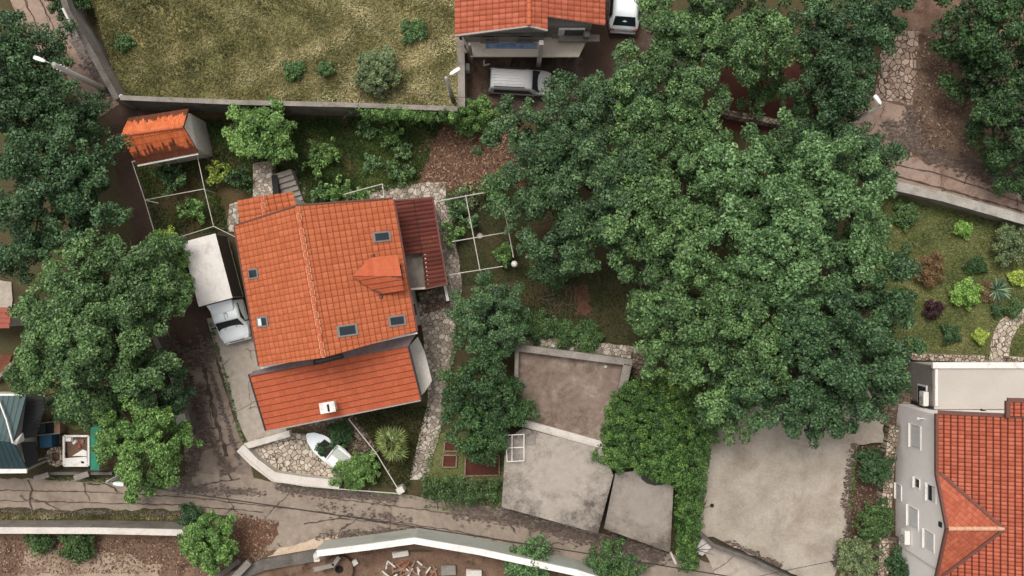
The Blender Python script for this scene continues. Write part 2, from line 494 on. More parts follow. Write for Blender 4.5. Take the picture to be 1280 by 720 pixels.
def shrub(name, label, px, py, rpx, h, mat, leaf=.11, csize=.22, per=50, dens=1.0, group=None, cat='shrub', z0=0.0, sx=1.0, sy=1.0, flat=.7, aspect=.55, lobn=5, bark=None, up=.5):
    c = P(px, py, z0 + h * .5); r = rpx * S * (H - z0 - h) / H * .84
    lobes = [(Vector((0, 0, h * .15)), r * .62)]
    for k in range(lobn):
        a = 6.283 * k / lobn + random.uniform(-.3, .3); d = r * random.uniform(.38, .52)
        lobes.append((Vector((math.cos(a) * d * sx, math.sin(a) * d * sy, random.uniform(-.12, .12) * h)), r * random.uniform(.42, .55)))
    o = thing(name, label, cat, (c.x, c.y, z0), group)
    lw = [(c + l, rr) for l, rr in lobes]
    cc, cr, cv = crown_clumps(lw, csize, dens, min(1.0, h * .5 / (r * .9)), -.3)
    cc[:, 2] = np.maximum(cc[:, 2], z0 + .08)
    q, rnd = clump_leaves(cc, cr, per, leaf, crnd=cv, flat=flat, aspect=aspect, up=up)
    mesh_quads('foliage', q, mat, o, rnd)
    m = MB()
    for k in range(6):
        a = random.uniform(0, 6.28); m.tube((c.x, c.y, z0 - .05), (c.x + math.cos(a) * r * .55, c.y + math.sin(a) * r * .55, z0 + h * .6), .035, .012, n=5)
    m.build('stem', bark, o)
    return o

def ribbon(name, pxs, w, mat, z, jit=.03, seed=3, kind='structure'):
    """thin crack or seam lying on a surface"""
    r = random.Random(seed); pts = [P(x, y, z) for x, y in pxs]; q = []
    for a, b in zip(pts, pts[1:]):
        k = max(1, int((b - a).length / .25))
        q += [a.lerp(b, i / k) + Vector((r.uniform(-jit, jit), r.uniform(-jit, jit), 0)) for i in range(k)]
    q.append(pts[-1]); m = MB(); vs = []
    for i, p in enumerate(q):
        d = (q[min(i + 1, len(q) - 1)] - q[max(i - 1, 0)]).normalized(); s = Vector((-d.y, d.x, 0)) * w * r.uniform(.25, .75); vs += [p - s, p + s]
    m.add(vs, [(2 * i, 2 * i + 2, 2 * i + 3, 2 * i + 1) for i in range(len(q) - 1)])
    return m.build(name, mat, kind=kind)

def loose_plant(name, label, px, py, rpx, h, mat, group=None, cat='plant', z0=0.0, n=60, leaf=.14, bark=None, per=9, core=.5):
    """straggly plant: shoots of irregular length carrying small leaf sprays"""
    c = P(px, py, z0 + h * .5); r = rpx * S * (H - z0 - h) / H
    o = thing(name, label, cat, (c.x, c.y, z0), group); cc = []; m = MB(); k = max(7, n // 7)
    for i in range(k):
        a = RNG.random() * 6.283; L = r * RNG.uniform(.35, 1.15); e = np.array([c.x + math.cos(a) * L, c.y + math.sin(a) * L * RNG.uniform(.7, 1), z0 + h * RNG.uniform(.45, 1.05)]); b = np.array([c.x + RNG.normal() * r * .2, c.y + RNG.normal() * r * .2, z0])
        m.tube((c.x, c.y, z0 - .04), tuple(b + [0, 0, .1]), .02, .018, n=5); m.tube(tuple(b + [0, 0, .08]), tuple(e), .018, .006, n=4)
        for t in RNG.uniform(core * .6, 1.05, n // k + 1): cc.append(b + (e - b) * t + RNG.normal(size=3) * r * .09)
    cc = np.array(cc); cc[:, 2] = np.maximum(cc[:, 2], z0 + .06)
    q, rnd = clump_leaves(cc, .13 * (.6 + .8 * RNG.random(len(cc))), per, leaf, up=.9)
    mesh_quads('foliage', q, mat, o, rnd); m.build('stem', bark, o)
    return o

def in_poly(X, Y, poly):
    ins = np.zeros(len(X), bool); n = len(poly)
    for i in range(n):
        x0, y0 = poly[i][:2]; x1, y1 = poly[(i + 1) % n][:2]
        c = ((y0 > Y) != (y1 > Y)) & (X < (x1 - x0) * (Y - y0) / ((y1 - y0) + 1e-12) + x0)
        ins ^= c
    return ins

def rand_in(pxs, n, z=0.0):
    poly = [P(x, y, z) for x, y in pxs]; A = np.array([(p.x, p.y) for p in poly]); lo, hi = A.min(0), A.max(0); out = []
    while sum(map(len, out)) < n:
        q = lo + RNG.random((n * 2, 2)) * (hi - lo); out.append(q[in_poly(q[:, 0], q[:, 1], poly)])
    return np.concatenate(out)[:n]

def leafmass(name, label, cat, pxs, z0, z1, mat, bark, dens=16, csize=.28, per=45, leaf=.14, group=None, bumps=.3, stems=(), xx=0):
    """leafy slab filling the outline between heights z0 and z1 (hedges, climbers)"""
    area = None
    zt = z1; poly = [P(x, y, zt) for x, y in pxs]
    a = abs(sum(poly[i].x * poly[(i + 1) % len(poly)].y - poly[(i + 1) % len(poly)].x * poly[i].y for i in range(len(poly)))) / 2
    n = int(a * dens); q = rand_in(pxs, n, zt)
    wav = np.sin(q[:, 0] * 1.7 + 1) * np.cos(q[:, 1] * 1.3) * bumps
    zz = z1 - .12 + wav - (z1 - z0) * RNG.random(n) ** 2.2
    cc = np.column_stack([q, np.maximum(zz, z0)])
    o = thing(name, label, cat, (q[:, 0].mean(), q[:, 1].mean(), 0), group)
    Q, rnd = clump_leaves(cc, csize * (.6 + .8 * RNG.random(n)), per, leaf, up=.7)
    mesh_quads('foliage', Q, mat, o, rnd)
    for (x, y) in stems or [(sum(p[0] for p in pxs) / len(pxs), sum(p[1] for p in pxs) / len(pxs))]:
        m = MB(); b = P(x, y, 0); m.tube(b, b + Vector((.1, .05, (z0 + z1) / 2)), .06, .04, n=6)
        for k in range(6):
            an = random.uniform(0, 6.28); m.tube(b + Vector((.1, .05, (z0 + z1) / 2 - .1)), b + Vector((math.cos(an) * 1., math.sin(an) * 1., z1 - .25)), .03, .012, n=5)
        m.build('stem', bark, o)
    return o

def grass(name, pxs, n, mat, z=0.0, hgt=.16, w=.03, bare=None, label=None, cat='grass', grad=None):
    q = rand_in(pxs, n, z)
    if bare is not None:
        f = np.sin(q[:, 0] * .9 + 2.1 * np.sin(q[:, 1] * .7)) * np.cos(q[:, 1] * 1.1 + np.sin(q[:, 0] * 1.7)) + RNG.normal(size=len(q)) * .45
        q = q[f > bare]
    N = len(q); a = RNG.random(N) * 6.283; ln = hgt * (.5 + RNG.random(N)); tilt = .35 + .75 * RNG.random(N)
    d = np.column_stack([np.cos(a), np.sin(a)]); s = np.column_stack([-d[:, 1], d[:, 0]])
    B = np.column_stack([q, np.full(N, z)]); ww = w * (.6 + .8 * RNG.random(N))
    T = B.copy(); T[:, :2] += d * (ln * np.sin(tilt))[:, None]; T[:, 2] += ln * np.cos(tilt)
    s3 = np.column_stack([s, np.zeros(N)]) * ww[:, None]
    V = np.stack([B - s3, B + s3, T + s3 * .35, T - s3 * .35], axis=1)
    X, Y = q[:, 0], q[:, 1]
    f = .45 + .2 * np.sin(X * .8 + np.sin(Y * 1.1) * 2) * np.cos(Y * .9) + .16 * np.sin(X * 2.3 + 3 * np.sin(Y * .7)) * np.sin(Y * 1.9 + X * .6) + .34 * (RNG.random(N) - .5)
    if grad: f = f + grad[0] + grad[1] * (X - X.mean()) / np.ptp(X) - grad[2] * (Y - Y.mean()) / np.ptp(Y)
    return mesh_quads(name, V, mat, None, np.clip(f, 0, .95), kind='stuff', label=label, cat=cat)

def litter(name, pxs, n, mat, z=0.0, size=.12, label=None, cat='litter'):
    q = rand_in(pxs, n, z); N = len(q)
    C = np.column_stack([q, z + .012 + .05 * RNG.random(N)]); Nn = unit(np.array([0, 0, 1.]) + RNG.normal(size=(N, 3)) * .35)
    L = size * (.5 + RNG.random(N)); V = leaf_quads(C, Nn, L, L * .6)
    V[..., 2] = np.maximum(V[..., 2], z + .006)
    return mesh_quads(name, V, mat, None, RNG.random(N), kind='stuff', label=label, cat=cat)

def dirt(name, pxs, width, n, mat, z=0.0, size=.16, label=None):
    """loose dirt strewn along a line, thinning out sideways"""
    pts = [P(x, y, z) for x, y in pxs]; L = np.array([(b - a).length for a, b in zip(pts, pts[1:])]); cum = np.concatenate([[0], np.cumsum(L)])
    t = RNG.random(n) * cum[-1]; t = np.clip(t + .25 * np.sin(t * 2.1) + .4 * np.sin(t * .73), 0, cum[-1] - 1e-4); i = np.clip(np.searchsorted(cum, t, 'right') - 1, 0, len(L) - 1); f = (t - cum[i]) / L[i]
    A = np.array([(p.x, p.y) for p in pts]); q = A[i] + (A[i + 1] - A[i]) * f[:, None]; d = unit(A[i + 1] - A[i]); s = np.column_stack([-d[:, 1], d[:, 0]])
    wv = width * (.35 + .65 * np.abs(np.sin(t * .9 + 1.3 * np.sin(t * 2.3)))); q = q + s * (RNG.normal(size=n) * wv * .5)[:, None] + RNG.normal(size=(n, 2)) * .04
    sz = size * (.3 + RNG.random(n) ** 2 * 1.5); a = RNG.random(n) * 6.283; zz = z + .004 + .022 * RNG.random(n)
    V = []
    for k in range(4):
        an = a + k * 1.571 + RNG.uniform(-.4, .4, n); r = sz * RNG.uniform(.45, 1, n) * .5; V.append(np.column_stack([q[:, 0] + np.cos(an) * r * 1.3, q[:, 1] + np.sin(an) * r * .8, zz]))
    return mesh_quads(name, np.stack(V, axis=1), mat, None, RNG.random(n) * .95, kind='stuff', label=label, cat='dirt')

def wall(name, label, pxs, z1, th, mats, z0=-.1, cap=None, cat='wall', group=None, capover=.04, capth=.08, side='c'):
    """wall along pixel polyline of its TOP centre line"""
    pts = [P(x, y, z1) for x, y in pxs]; o = thing(name, label, cat, (pts[0].x, pts[0].y, 0), group)
    def strip(w, a, b):
        m = MB(); L, R = [], []
        for i, p in enumerate(pts):
            d0 = (pts[i] - pts[i - 1]).normalized() if i else None; d1 = (pts[i + 1] - pts[i]).normalized() if i + 1 < len(pts) else None
            d = ((d0 or d1) + (d1 or d0)); d.z = 0; d.normalize(); nn = Vector((-d.y, d.x, 0))
            k = 1.0 / max(.5, (nn.dot(Vector((-(d0 or d1).y, (d0 or d1).x, 0)))))
            L.append(p + nn * w / 2 * k); R.append(p - nn * w / 2 * k)
        n = len(pts)
        vs = [(v.x, v.y, a) for v in L] + [(v.x, v.y, a) for v in R] + [(v.x, v.y, b) for v in L] + [(v.x, v.y, b) for v in R]; fs = []
        for i in range(n - 1):
            fs += [(i, i + 1, 2 * n + i + 1, 2 * n + i), (n + i + 1, n + i, 3 * n + i, 3 * n + i + 1), (2 * n + i, 2 * n + i + 1, 3 * n + i + 1, 3 * n + i), (n + i, n + i + 1, i + 1, i)]
        fs += [(0, 2 * n, 3 * n, n), (n - 1, 2 * n - 1, 4 * n - 1, 3 * n - 1)]
        return m.add(vs, fs)
    if cap is not None:
        strip(th, z0, z1 - capth).build('masonry', mats, o); strip(th + 2 * capover, z1 - capth, z1).build('coping', cap, o)
    else: strip(th, z0, z1).build('masonry', mats, o)
    return o
# ================================================================== camera, light
cam = bpy.data.objects.new('camera', bpy.data.cameras.new('camera')); COL.objects.link(cam)
cam.location = (0, 0, H); cam.rotation_euler = (0, 0, 0)
cam.data.sensor_width = 36; cam.data.lens = 36 * H / (1280 * S); cam.data.clip_end = 2000
SC.camera = cam
SUN_EL, SUN_AZ = 64, -28     # azimuth clockwise from the top of the photo
s_dir = Vector((math.sin(RAD(SUN_AZ)) * math.cos(RAD(SUN_EL)), math.cos(RAD(SUN_AZ)) * math.cos(RAD(SUN_EL)), math.sin(RAD(SUN_EL))))
sd = bpy.data.lights.new('sun', 'SUN'); sd.energy = 1.3; sd.angle = RAD(22); sd.color = (1, .96, .91)
sun = bpy.data.objects.new('sun', sd); COL.objects.link(sun); sun.location = (0, 0, 40)
sun.rotation_euler = (-s_dir).to_track_quat('-Z', 'Y').to_euler()
W = bpy.data.worlds.new('World'); SC.world = W; W.use_nodes = True
wt = W.node_tree; wt.nodes.clear()
sky = wt.nodes.new('ShaderNodeTexSky'); sky.sky_type = 'NISHITA'; sky.sun_disc = False
sky.sun_elevation = RAD(SUN_EL); sky.sun_rotation = RAD(SUN_AZ); sky.air_density = 1.0; sky.dust_density = 4.0; sky.ozone_density = 1.0
hs = wt.nodes.new('ShaderNodeHueSaturation'); hs.inputs['Saturation'].default_value = .14
bg = wt.nodes.new('ShaderNodeBackground'); bg.inputs['Strength'].default_value = .15
wo = wt.nodes.new('ShaderNodeOutputWorld')
wt.links.new(sky.outputs[0], hs.inputs['Color']); wt.links.new(hs.outputs[0], bg.inputs[0]); wt.links.new(bg.outputs[0], wo.inputs[0])
SC.view_settings.view_transform = 'Standard'; SC.view_settings.look = 'None'
SC.view_settings.exposure = 0.36; SC.view_settings.gamma = 1.0; SC.view_settings.use_curve_mapping = False
SC.render.engine = 'CYCLES'

# ================================================================== materials
M = {}
M['ground'] = mottle('ground_soil', [lin(62, 50, 38), lin(78, 70, 46), lin(66, 68, 42)], .5, 9)
M['asphalt'] = asphalt('worn_asphalt', [lin(128, 114, 101), lin(142, 128, 114), lin(152, 137, 122)], lin(58, 47, 40), .2, (lin(104, 86, 74), .5, .52, .72))
M['asphalt_pink'] = asphalt('pinkish_asphalt', [lin(140, 117, 103), lin(152, 130, 115), lin(132, 109, 96)], lin(66, 46, 38), .3, (lin(98, 70, 56), .7, .5, .66))
M['lane'] = mottle('lane_dirt', [lin(84, 66, 54), lin(104, 84, 70), lin(122, 104, 88)], .6, 12, stain=(lin(60, 46, 36), .8, .5, .68))
M['lane_c'] = asphalt('dirty_lane_concrete', [lin(116, 101, 89), lin(132, 117, 104), lin(144, 129, 115)], lin(54, 44, 37), .3, (lin(92, 76, 65), .6, .52, .74))
M['lane_dark'] = mottle('dark_soil_and_lane_shade', [lin(66, 50, 41), lin(78, 60, 50), lin(88, 70, 58)], .6, 12)  # dark soil colour, also standing in for shade on the lane
M['pad'] = asphalt('pale_concrete_pad', [lin(150, 138, 126), lin(168, 156, 143), lin(158, 146, 133)], lin(90, 76, 66), .3, (lin(112, 98, 86), .8, .55, .75))
M['court'] = mottle('courtyard_concrete', [lin(136, 124, 111), lin(154, 143, 129), lin(168, 157, 143), lin(160, 148, 133)], .4, 7, bstr=.25, bdist=.01, finecon=(.84, 1.1), stain=(lin(130, 114, 100), .3, .5, .72), detail=9)
M['roofconc'] = asphalt('stained_roof_concrete', [lin(98, 90, 82), lin(128, 118, 108), lin(156, 145, 133)], lin(76, 66, 58), .3, (lin(84, 75, 67), .4, .5, .62), cw=.0012)
def lichen_roof(name, pale, dark, size):
    t = NT(name); c = t.coord(); ln = t.n('ShaderNodeVectorMath', operation='LENGTH'); t.l(c, ln.inputs[0])
    fl = t.n('ShaderNodeVectorMath', operation='MULTIPLY'); t.l(c, fl.inputs[0]); fl.inputs[1].default_value = (1, 1, 0); t.l(fl.outputs[0], ln.inputs[0])
    f = t.math('DIVIDE', ln.outputs['Value'], size); n = t.noise(c, .9, 9, .75, .1)
    f = t.math('ADD', f, t.math('MULTIPLY', t.math('SUBTRACT', n, .5), 2.4))
    sp = t.noise(c, 7, 5, .8); f = t.math('ADD', f, t.math('MULTIPLY', t.math('SUBTRACT', sp, .5), .9))
    col = t.ramp(f, [(.35, pale), (.75, t_mid(pale, dark)), (1.0, dark)])
    n2 = t.noise(c, 2.2, 6, .7); col = t.mix(1.0, col, t.ramp(n2, [(.3, g(.86)), (.7, g(1.1))]), 'MULTIPLY')
    return t.finish(col, .92, sp, .25, .015, spec=.2)
def t_mid(a, b): return tuple((x + y) / 2 for x, y in zip(a, b))
M['roof_a'] = lichen_roof('pale_centred_roof_concrete', lin(156, 146, 135), lin(86, 77, 70), 4.2)
M['roof_b'] = lichen_roof('grey_roof_concrete', lin(138, 128, 118), lin(92, 82, 74), 3.4)
M['basin'] = asphalt('blotched_brown_concrete', [lin(102, 87, 75), lin(130, 113, 101), lin(172, 157, 143)], lin(94, 78, 68), .3, (lin(100, 82, 69), .9, .48, .6), cw=.0012)
M['dryfield'] = mottle('dry_grass_ground', [lin(87, 89, 53), lin(119, 113, 70), lin(160, 143, 98)], .35, 16, detail=9, stain=(lin(70, 74, 42), .3, .48, .64))
M['lawn'] = mottle('lawn_ground', [lin(76, 84, 48), lin(98, 102, 62), lin(120, 115, 76)], .45, 16, detail=9, stain=(lin(104, 88, 62), .5, .56, .72))
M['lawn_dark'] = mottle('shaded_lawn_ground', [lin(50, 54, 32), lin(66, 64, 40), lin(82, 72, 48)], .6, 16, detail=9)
M['bed_mix'] = mottle('reddish_leafy_soil', [lin(72, 54, 42), lin(94, 66, 50), lin(112, 80, 62), lin(86, 50, 38)], .7, 14)
M['bedsoil'] = mottle('maroon_bed_soil', [lin(66, 38, 30), lin(86, 48, 38), lin(74, 52, 38)], 1.5, 16)
M['redsoil'] = mottle('red_soil', [lin(86, 52, 38), lin(110, 66, 48), lin(122, 84, 62)], .8, 12)
M['veg_soil'] = mottle('garden_soil', [lin(62, 60, 36), lin(88, 70, 46), lin(60, 62, 36)], .6, 12)
M['brownsoil'] = mottle('brown_soil', [lin(92, 70, 56), lin(112, 88, 72), lin(132, 108, 90)], .6, 12, stain=(lin(70, 50, 38), .7, .5, .66))
M['palesoil'] = mottle('pale_dirt', [lin(140, 120, 104), lin(160, 140, 122), lin(118, 96, 80)], .5, 12, stain=(lin(96, 72, 58), .6, .52, .68))
M['mud'] = mottle('dark_mud', [lin(60, 48, 41), lin(78, 63, 54), lin(112, 96, 84)], 1.1, 12)
M['sand'] = mottle('pale_sand', [lin(176, 152, 130), lin(196, 174, 150), lin(160, 134, 112)], 1.2, 14)
M['pav'] = paving('crazy_paving', [lin(142, 129, 115), lin(166, 153, 138), lin(196, 184, 169)], lin(104, 92, 81), 3.7, .035)
M['pav_pale'] = paving('pale_crazy_paving', [lin(164, 148, 130), lin(186, 170, 152), lin(202, 190, 174)], lin(92, 79, 67), 3.3, .045)
M['pav_dark'] = paving('dark_crazy_paving', [lin(104, 90, 78), lin(128, 112, 98), lin(150, 135, 120)], lin(74, 62, 52), 3.6, .04, (lin(90, 72, 58), .45, .7))
M['rubble'] = paving('rubble_stone', [lin(132, 116, 98), lin(166, 150, 132), lin(190, 174, 154)], lin(72, 60, 50), 4.2, .06)
M['slabs'] = paving('old_stone_slabs', [lin(140, 118, 103), lin(160, 139, 123), lin(176, 155, 138)], lin(74, 57, 47), 3.0, .05, (lin(98, 76, 62), .6, .9))
M['conc'] = mottle('grey_concrete', [lin(112, 105, 97), lin(134, 126, 117), lin(150, 141, 131)], .7, 14, stain=(lin(88, 80, 72), .9, .55, .75))
M['conc_mid'] = mottle('pale_weathered_concrete', [lin(142, 135, 125), lin(162, 155, 145), lin(176, 169, 159)], .9, 14, stain=(lin(112, 104, 95), 1.2, .54, .74))
M['conc_dark'] = mottle('dark_weathered_concrete', [lin(82, 77, 71), lin(100, 94, 87), lin(116, 108, 100)], .8, 14, stain=(lin(60, 56, 50), .9, .5, .7))
M['conc_pale'] = mottle('pale_concrete', [lin(182, 173, 162), lin(202, 194, 184), lin(192, 182, 170)], .6, 14, finecon=(.85, 1.1), stain=(lin(150, 138, 124), .8, .58, .78))
M['greenwhite'] = mottle('pale_greenish_render', [lin(168, 170, 158), lin(180, 181, 170), lin(160, 160, 148)], .5, 12, finecon=(.9, 1.08))
M['white'] = mottle('white_paint', [lin(214, 208, 200), lin(226, 221, 214)], .8, 12, .7, finecon=(.92, 1.05), stain=(lin(168, 158, 146), 1.6, .52, .76))
M['plaster'] = mottle('white_plaster', [lin(196, 190, 182), lin(210, 205, 198)], .5, 10, .8, finecon=(.92, 1.06), stain=(lin(164, 154, 143), .8, .56, .78))
M['plaster_grey'] = mottle('light_grey_plaster', [lin(232, 224, 217), lin(238, 230, 224)], .35, 10, .8, finecon=(.95, 1.04), stain=(lin(214, 206, 200), .5, .55, .8))
M['cream'] = mottle('cream_plaster', [lin(196, 182, 166), lin(208, 196, 180)], .5, 10, .8, finecon=(.94, 1.05), stain=(lin(168, 152, 136), .7, .58, .8))
M['grey_wall'] = mottle('grey_wall', [lin(128, 122, 114), lin(140, 134, 126)], .5, 10, .8, stain=(lin(100, 94, 86), .8, .55, .75))
M['terrace'] = mottle('cream_terrace', [lin(174, 166, 156), lin(186, 178, 169)], .4, 10, .8, finecon=(.95, 1.04), stain=(lin(178, 163, 148), .6, .55, .8))
M['tile'] = tile_mat('orange_clay_tiles', lin(168, 89, 54), lin(174, 94, 58), lin(180, 100, 64), (lin(154, 78, 50), .56, .8))
M['tile_r'] = tile_mat('red_orange_clay_tiles', lin(152, 78, 55), lin(164, 86, 62), lin(174, 97, 72), (lin(126, 62, 46), .58, .8))
M['tile_a'] = tile_mat('deep_orange_clay_tiles', lin(168, 83, 53), lin(173, 87, 56), lin(178, 92, 60), (lin(150, 72, 46), .58, .8))
M['tile_s'] = tile_mat('mossy_orange_tiles', lin(184, 92, 52), lin(196, 104, 60), lin(204, 113, 70), (lin(150, 70, 44), .6, .8), moss=(lin(44, 30, 24), .34, .12, .75))
M['tile_n'] = tile_mat('black_edged_orange_tiles', lin(190, 98, 56), lin(200, 108, 64), lin(208, 116, 74), (lin(170, 84, 52), .62, .85), moss=(lin(40, 30, 25), .16, .1, .45))
M['tile_d'] = tile_mat('dark_brown_red_tiles', lin(88, 42, 33), lin(98, 47, 37), lin(106, 54, 43), (lin(64, 34, 28), .5, .72))
M['joint'] = plain('joint_dirt_and_lap_shade', lin(126, 60, 36), .9)  # channel dirt, plus lap shade painted as a dark strip
M['lap_shade_a'] = plain('dark_tile_lap_shade', lin(112, 50, 36), .9)  # only colours the lap strips: shade under the tile lips
M['joint_r'] = plain('brown_joint_and_lap_shade', lin(92, 36, 24), .9)
M['joint_d'] = plain('black_red_joint_and_lap_shade', lin(58, 30, 26), .9)
M['ridge'] = plain('ridge_tile', lin(178, 92, 58), .8)
M['mortar'] = plain('pale_mortar', lin(196, 150, 120), .9)
M['fascia'] = plain('brown_fascia', lin(98, 62, 52), .7)
M['fascia_g'] = plain('grey_fascia', lin(150, 138, 130), .7)
M['membrane'] = mottle('purple_grey_membrane', [lin(104, 88, 86), lin(120, 104, 101)], .8, 10)
M['glass'] = glass_mat('dark_glass', (.011, .016, .019, 1))
M['frame_g'] = plain('grey_window_frame', lin(118, 112, 108), .6)
M['frame_w'] = plain('white_window_frame', lin(222, 220, 216), .5)
M['shutter'] = plain('pale_roller_shutter', lin(206, 208, 206), .6)
M['shutter_g'] = plain('grey_roller_shutter', lin(200, 198, 194), .6)
M['black'] = plain('black_plastic', lin(28, 27, 27), .5)
M['dark'] = plain('dark_opening', lin(26, 23, 21), .8)
M['rubber'] = plain('tyre_rubber', lin(30, 29, 28), .9)
M['steel'] = plain('galvanised_steel', lin(142, 141, 138), .45, .5)
M['chrome'] = plain('dull_rim_metal', lin(150, 150, 150), .35, .7)
M['carwhite'] = plain('white_car_paint', lin(232, 236, 235), .3, 0, .5, .03)
M['cargrey'] = plain('silver_van_paint', lin(192, 190, 188), .35, 0, .5, .04)
M['boxwhite'] = mottle('dusty_white_box_roof', [lin(204, 197, 189), lin(219, 212, 204)], .9, 6, .6, finecon=(.92, 1.05), stain=(lin(177, 164, 153), 1.3, .52, .74))
M['boxside'] = mottle('dark_brown_box_side', [lin(66, 56, 51), lin(76, 66, 60)], .8, 6, .7)  # one dark brown tone for all sides of the cargo box
M['post_w'] = plain('white_painted_tube', lin(186, 177, 166), .6)
M['pole_c'] = mottle('concrete_pole', [lin(146, 142, 134), lin(166, 161, 152)], 2, 14)
M['wood'] = plain('weathered_wood', lin(128, 108, 90), .9, 0, .2, .3, 9)
M['wood_b'] = plain('brown_plywood', lin(140, 108, 88), .9, 0, .2, .2, 5)
M['green_paint'] = plain('dark_green_paint', lin(46, 62, 54), .7)
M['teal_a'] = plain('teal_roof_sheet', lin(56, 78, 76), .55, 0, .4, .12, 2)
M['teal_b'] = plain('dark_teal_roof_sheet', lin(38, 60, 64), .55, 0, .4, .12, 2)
M['charcoal'] = plain('charcoal_sheet', lin(46, 46, 46), .7)
M['blue'] = plain('blue_tarpaulin', lin(40, 86, 112), .6, 0, .4, .25, 4)
M['bluepaint'] = mottle('blue_paint_patch', [lin(92, 122, 160), lin(120, 142, 172), lin(150, 160, 176)], 2.5, 12)
M['greentarp'] = plain('green_tarpaulin', lin(22, 112, 84), .6, 0, .4, .25, 3)
M['cable'] = plain('cable_black', lin(40, 36, 34), .7)
M['lamp'] = plain('lamp_head_white', lin(206, 206, 200), .4)
M['globe'] = plain('white_globe', lin(226, 220, 210), .35)
M['terracotta'] = plain('terracotta', lin(150, 80, 56), .8)
M['bark'] = mottle('bark', [lin(72, 60, 50), lin(92, 80, 68)], 3, 16)
M['straw'] = leaf_mat('dry_grass_blades', lin(60, 66, 36), lin(128, 121, 77), lin(207, 195, 151), trans=.2)
M['grass'] = leaf_mat('grass_blades', lin(71, 86, 43), lin(112, 118, 66), lin(172, 164, 112), trans=.2)
M['grass_d'] = leaf_mat('dark_grass_blades', lin(42, 50, 22), lin(64, 66, 32), lin(92, 84, 48), trans=.2)
M['grass_w'] = leaf_mat('weed_blades', lin(46, 60, 30), lin(74, 92, 46), lin(124, 134, 78), trans=.2)
M['deadleaf'] = leaf_mat('dead_leaves', lin(76, 52, 38), lin(112, 84, 62), lin(164, 136, 110), trans=.1)
M['twig'] = plain('grey_dry_twigs', lin(126, 106, 90), .9)
M['hedge'] = leaf_mat('hedge_leaves', lin(30, 48, 19), lin(62, 87, 42), lin(117, 148, 85))
M['lf_blue'] = leaf_mat('dark_bluish_leaves', lin(29, 49, 28), lin(59, 85, 50), lin(118, 150, 95), lin(207, 206, 100))
M['lf_mid'] = leaf_mat('mid_green_leaves', lin(32, 50, 27), lin(66, 93, 50), lin(133, 167, 99))
M['lf_light'] = leaf_mat('light_green_leaves', lin(35, 54, 29), lin(72, 102, 56), lin(145, 181, 118))
M['lf_deep'] = leaf_mat('deep_green_leaves', lin(25, 44, 23), lin(49, 76, 42), lin(106, 140, 89))
M['lf_dark'] = leaf_mat('very_dark_leaves', lin(25, 42, 21), lin(44, 72, 36), lin(93, 126, 67))
M['lf_bright'] = leaf_mat('bright_green_leaves', lin(41, 64, 26), lin(82, 115, 52), lin(158, 194, 107))
M['lf_ivy'] = leaf_mat('ivy_leaves', lin(30, 53, 19), lin(60, 90, 37), lin(121, 159, 73), lin(176, 179, 66))
M['lf_olive'] = leaf_mat('olive_grey_leaves', lin(52, 64, 39), lin(95, 111, 72), lin(167, 181, 125))
M['lf_yellow'] = leaf_mat('yellow_green_leaves', lin(76, 93, 32), lin(136, 156, 62), lin(225, 241, 118))
M['lf_lime'] = leaf_mat('lime_leaves', lin(63, 90, 33), lin(109, 146, 62), lin(186, 223, 119))
M['lf_red'] = leaf_mat('red_bronze_leaves', lin(70, 58, 36), lin(122, 84, 58), lin(150, 140, 92))
M['lf_purple'] = leaf_mat('purple_leaves', lin(30, 16, 21), lin(54, 30, 35), lin(92, 57, 61))
M['lf_yucca'] = leaf_mat('grey_green_blades', lin(47, 69, 50), lin(90, 116, 88), lin(166, 193, 150))
M['lf_palm'] = leaf_mat('palm_blades', lin(62, 76, 34), lin(98, 112, 52), lin(146, 154, 92))

# ================================================================== ground
m = MB(); m.poly([(-300, -300, 0), (300, -300, 0), (300, 300, 0), (-300, 300, 0)]); m.build('ground', M['ground'], kind='structure', base=(0, 0, 0))
patch('soil', [(130, 118), (200, 118), (215, 200), (232, 300), (235, 400), (205, 415), (190, 380), (165, 290), (140, 200)], M['lane_dark'], .004, .15, seed=2)  # dark brown soil with the deep shade beside the shed in its colour
patch('soil', [(-40, 665), (235, 665), (310, 640), (400, 690), (420, 760), (-40, 760)], M['brownsoil'], .004, .2, seed=3)
patch('soil', [(30, 690), (130, 690), (200, 705), (210, 760), (20, 760)], M['palesoil'], .008, .3, seed=33)
patch('soil', [(380, 690), (720, 690), (760, 760), (360, 760)], M['brownsoil'], .004, .1, seed=4)
patch('soil', [(565, 60), (800, -20), (830, 60), (760, 160), (570, 140)], M['mud'], .004, .2, seed=5)
patch('soil', [(740, 0), (800, 30), (790, 120), (740, 130), (725, 60)], M['lane_dark'], .008, .2, seed=51)
patch('soil', [(900, 60), (1030, 60), (1060, 150), (900, 170)], M['bedsoil'], .004, .3, seed=6)
patch('soil', [(240, 140), (560, 140), (560, 245), (380, 262), (290, 280), (210, 290), (165, 205)], M['veg_soil'], .004, .15, seed=7)
patch('soil', [(505, 165), (650, 160), (655, 235), (540, 240), (510, 225)], M['bed_mix'], .008, .2, seed=8)
patch('soil', [(0, 500), (240, 480), (235, 600), (0, 600)], M['ground'], .004, .15, seed=9)
patch('soil', [(1050, 480), (1130, 480), (1130, 760), (1000, 760), (1060, 690)], M['lane_dark'], .004, .2, seed=10)
patch('soil', [(1060, 690), (1110, 700), (1100, 740), (1010, 740)], M['brownsoil'], .008, .2, seed=101)
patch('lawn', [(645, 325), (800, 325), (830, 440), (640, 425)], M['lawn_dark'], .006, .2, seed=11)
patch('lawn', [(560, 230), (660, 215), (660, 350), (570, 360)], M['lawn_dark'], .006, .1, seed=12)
patch('lawn', [(1085, 235), (1300, 280), (1300, 452), (1090, 452)], M['lawn'], .006, .15, seed=13)
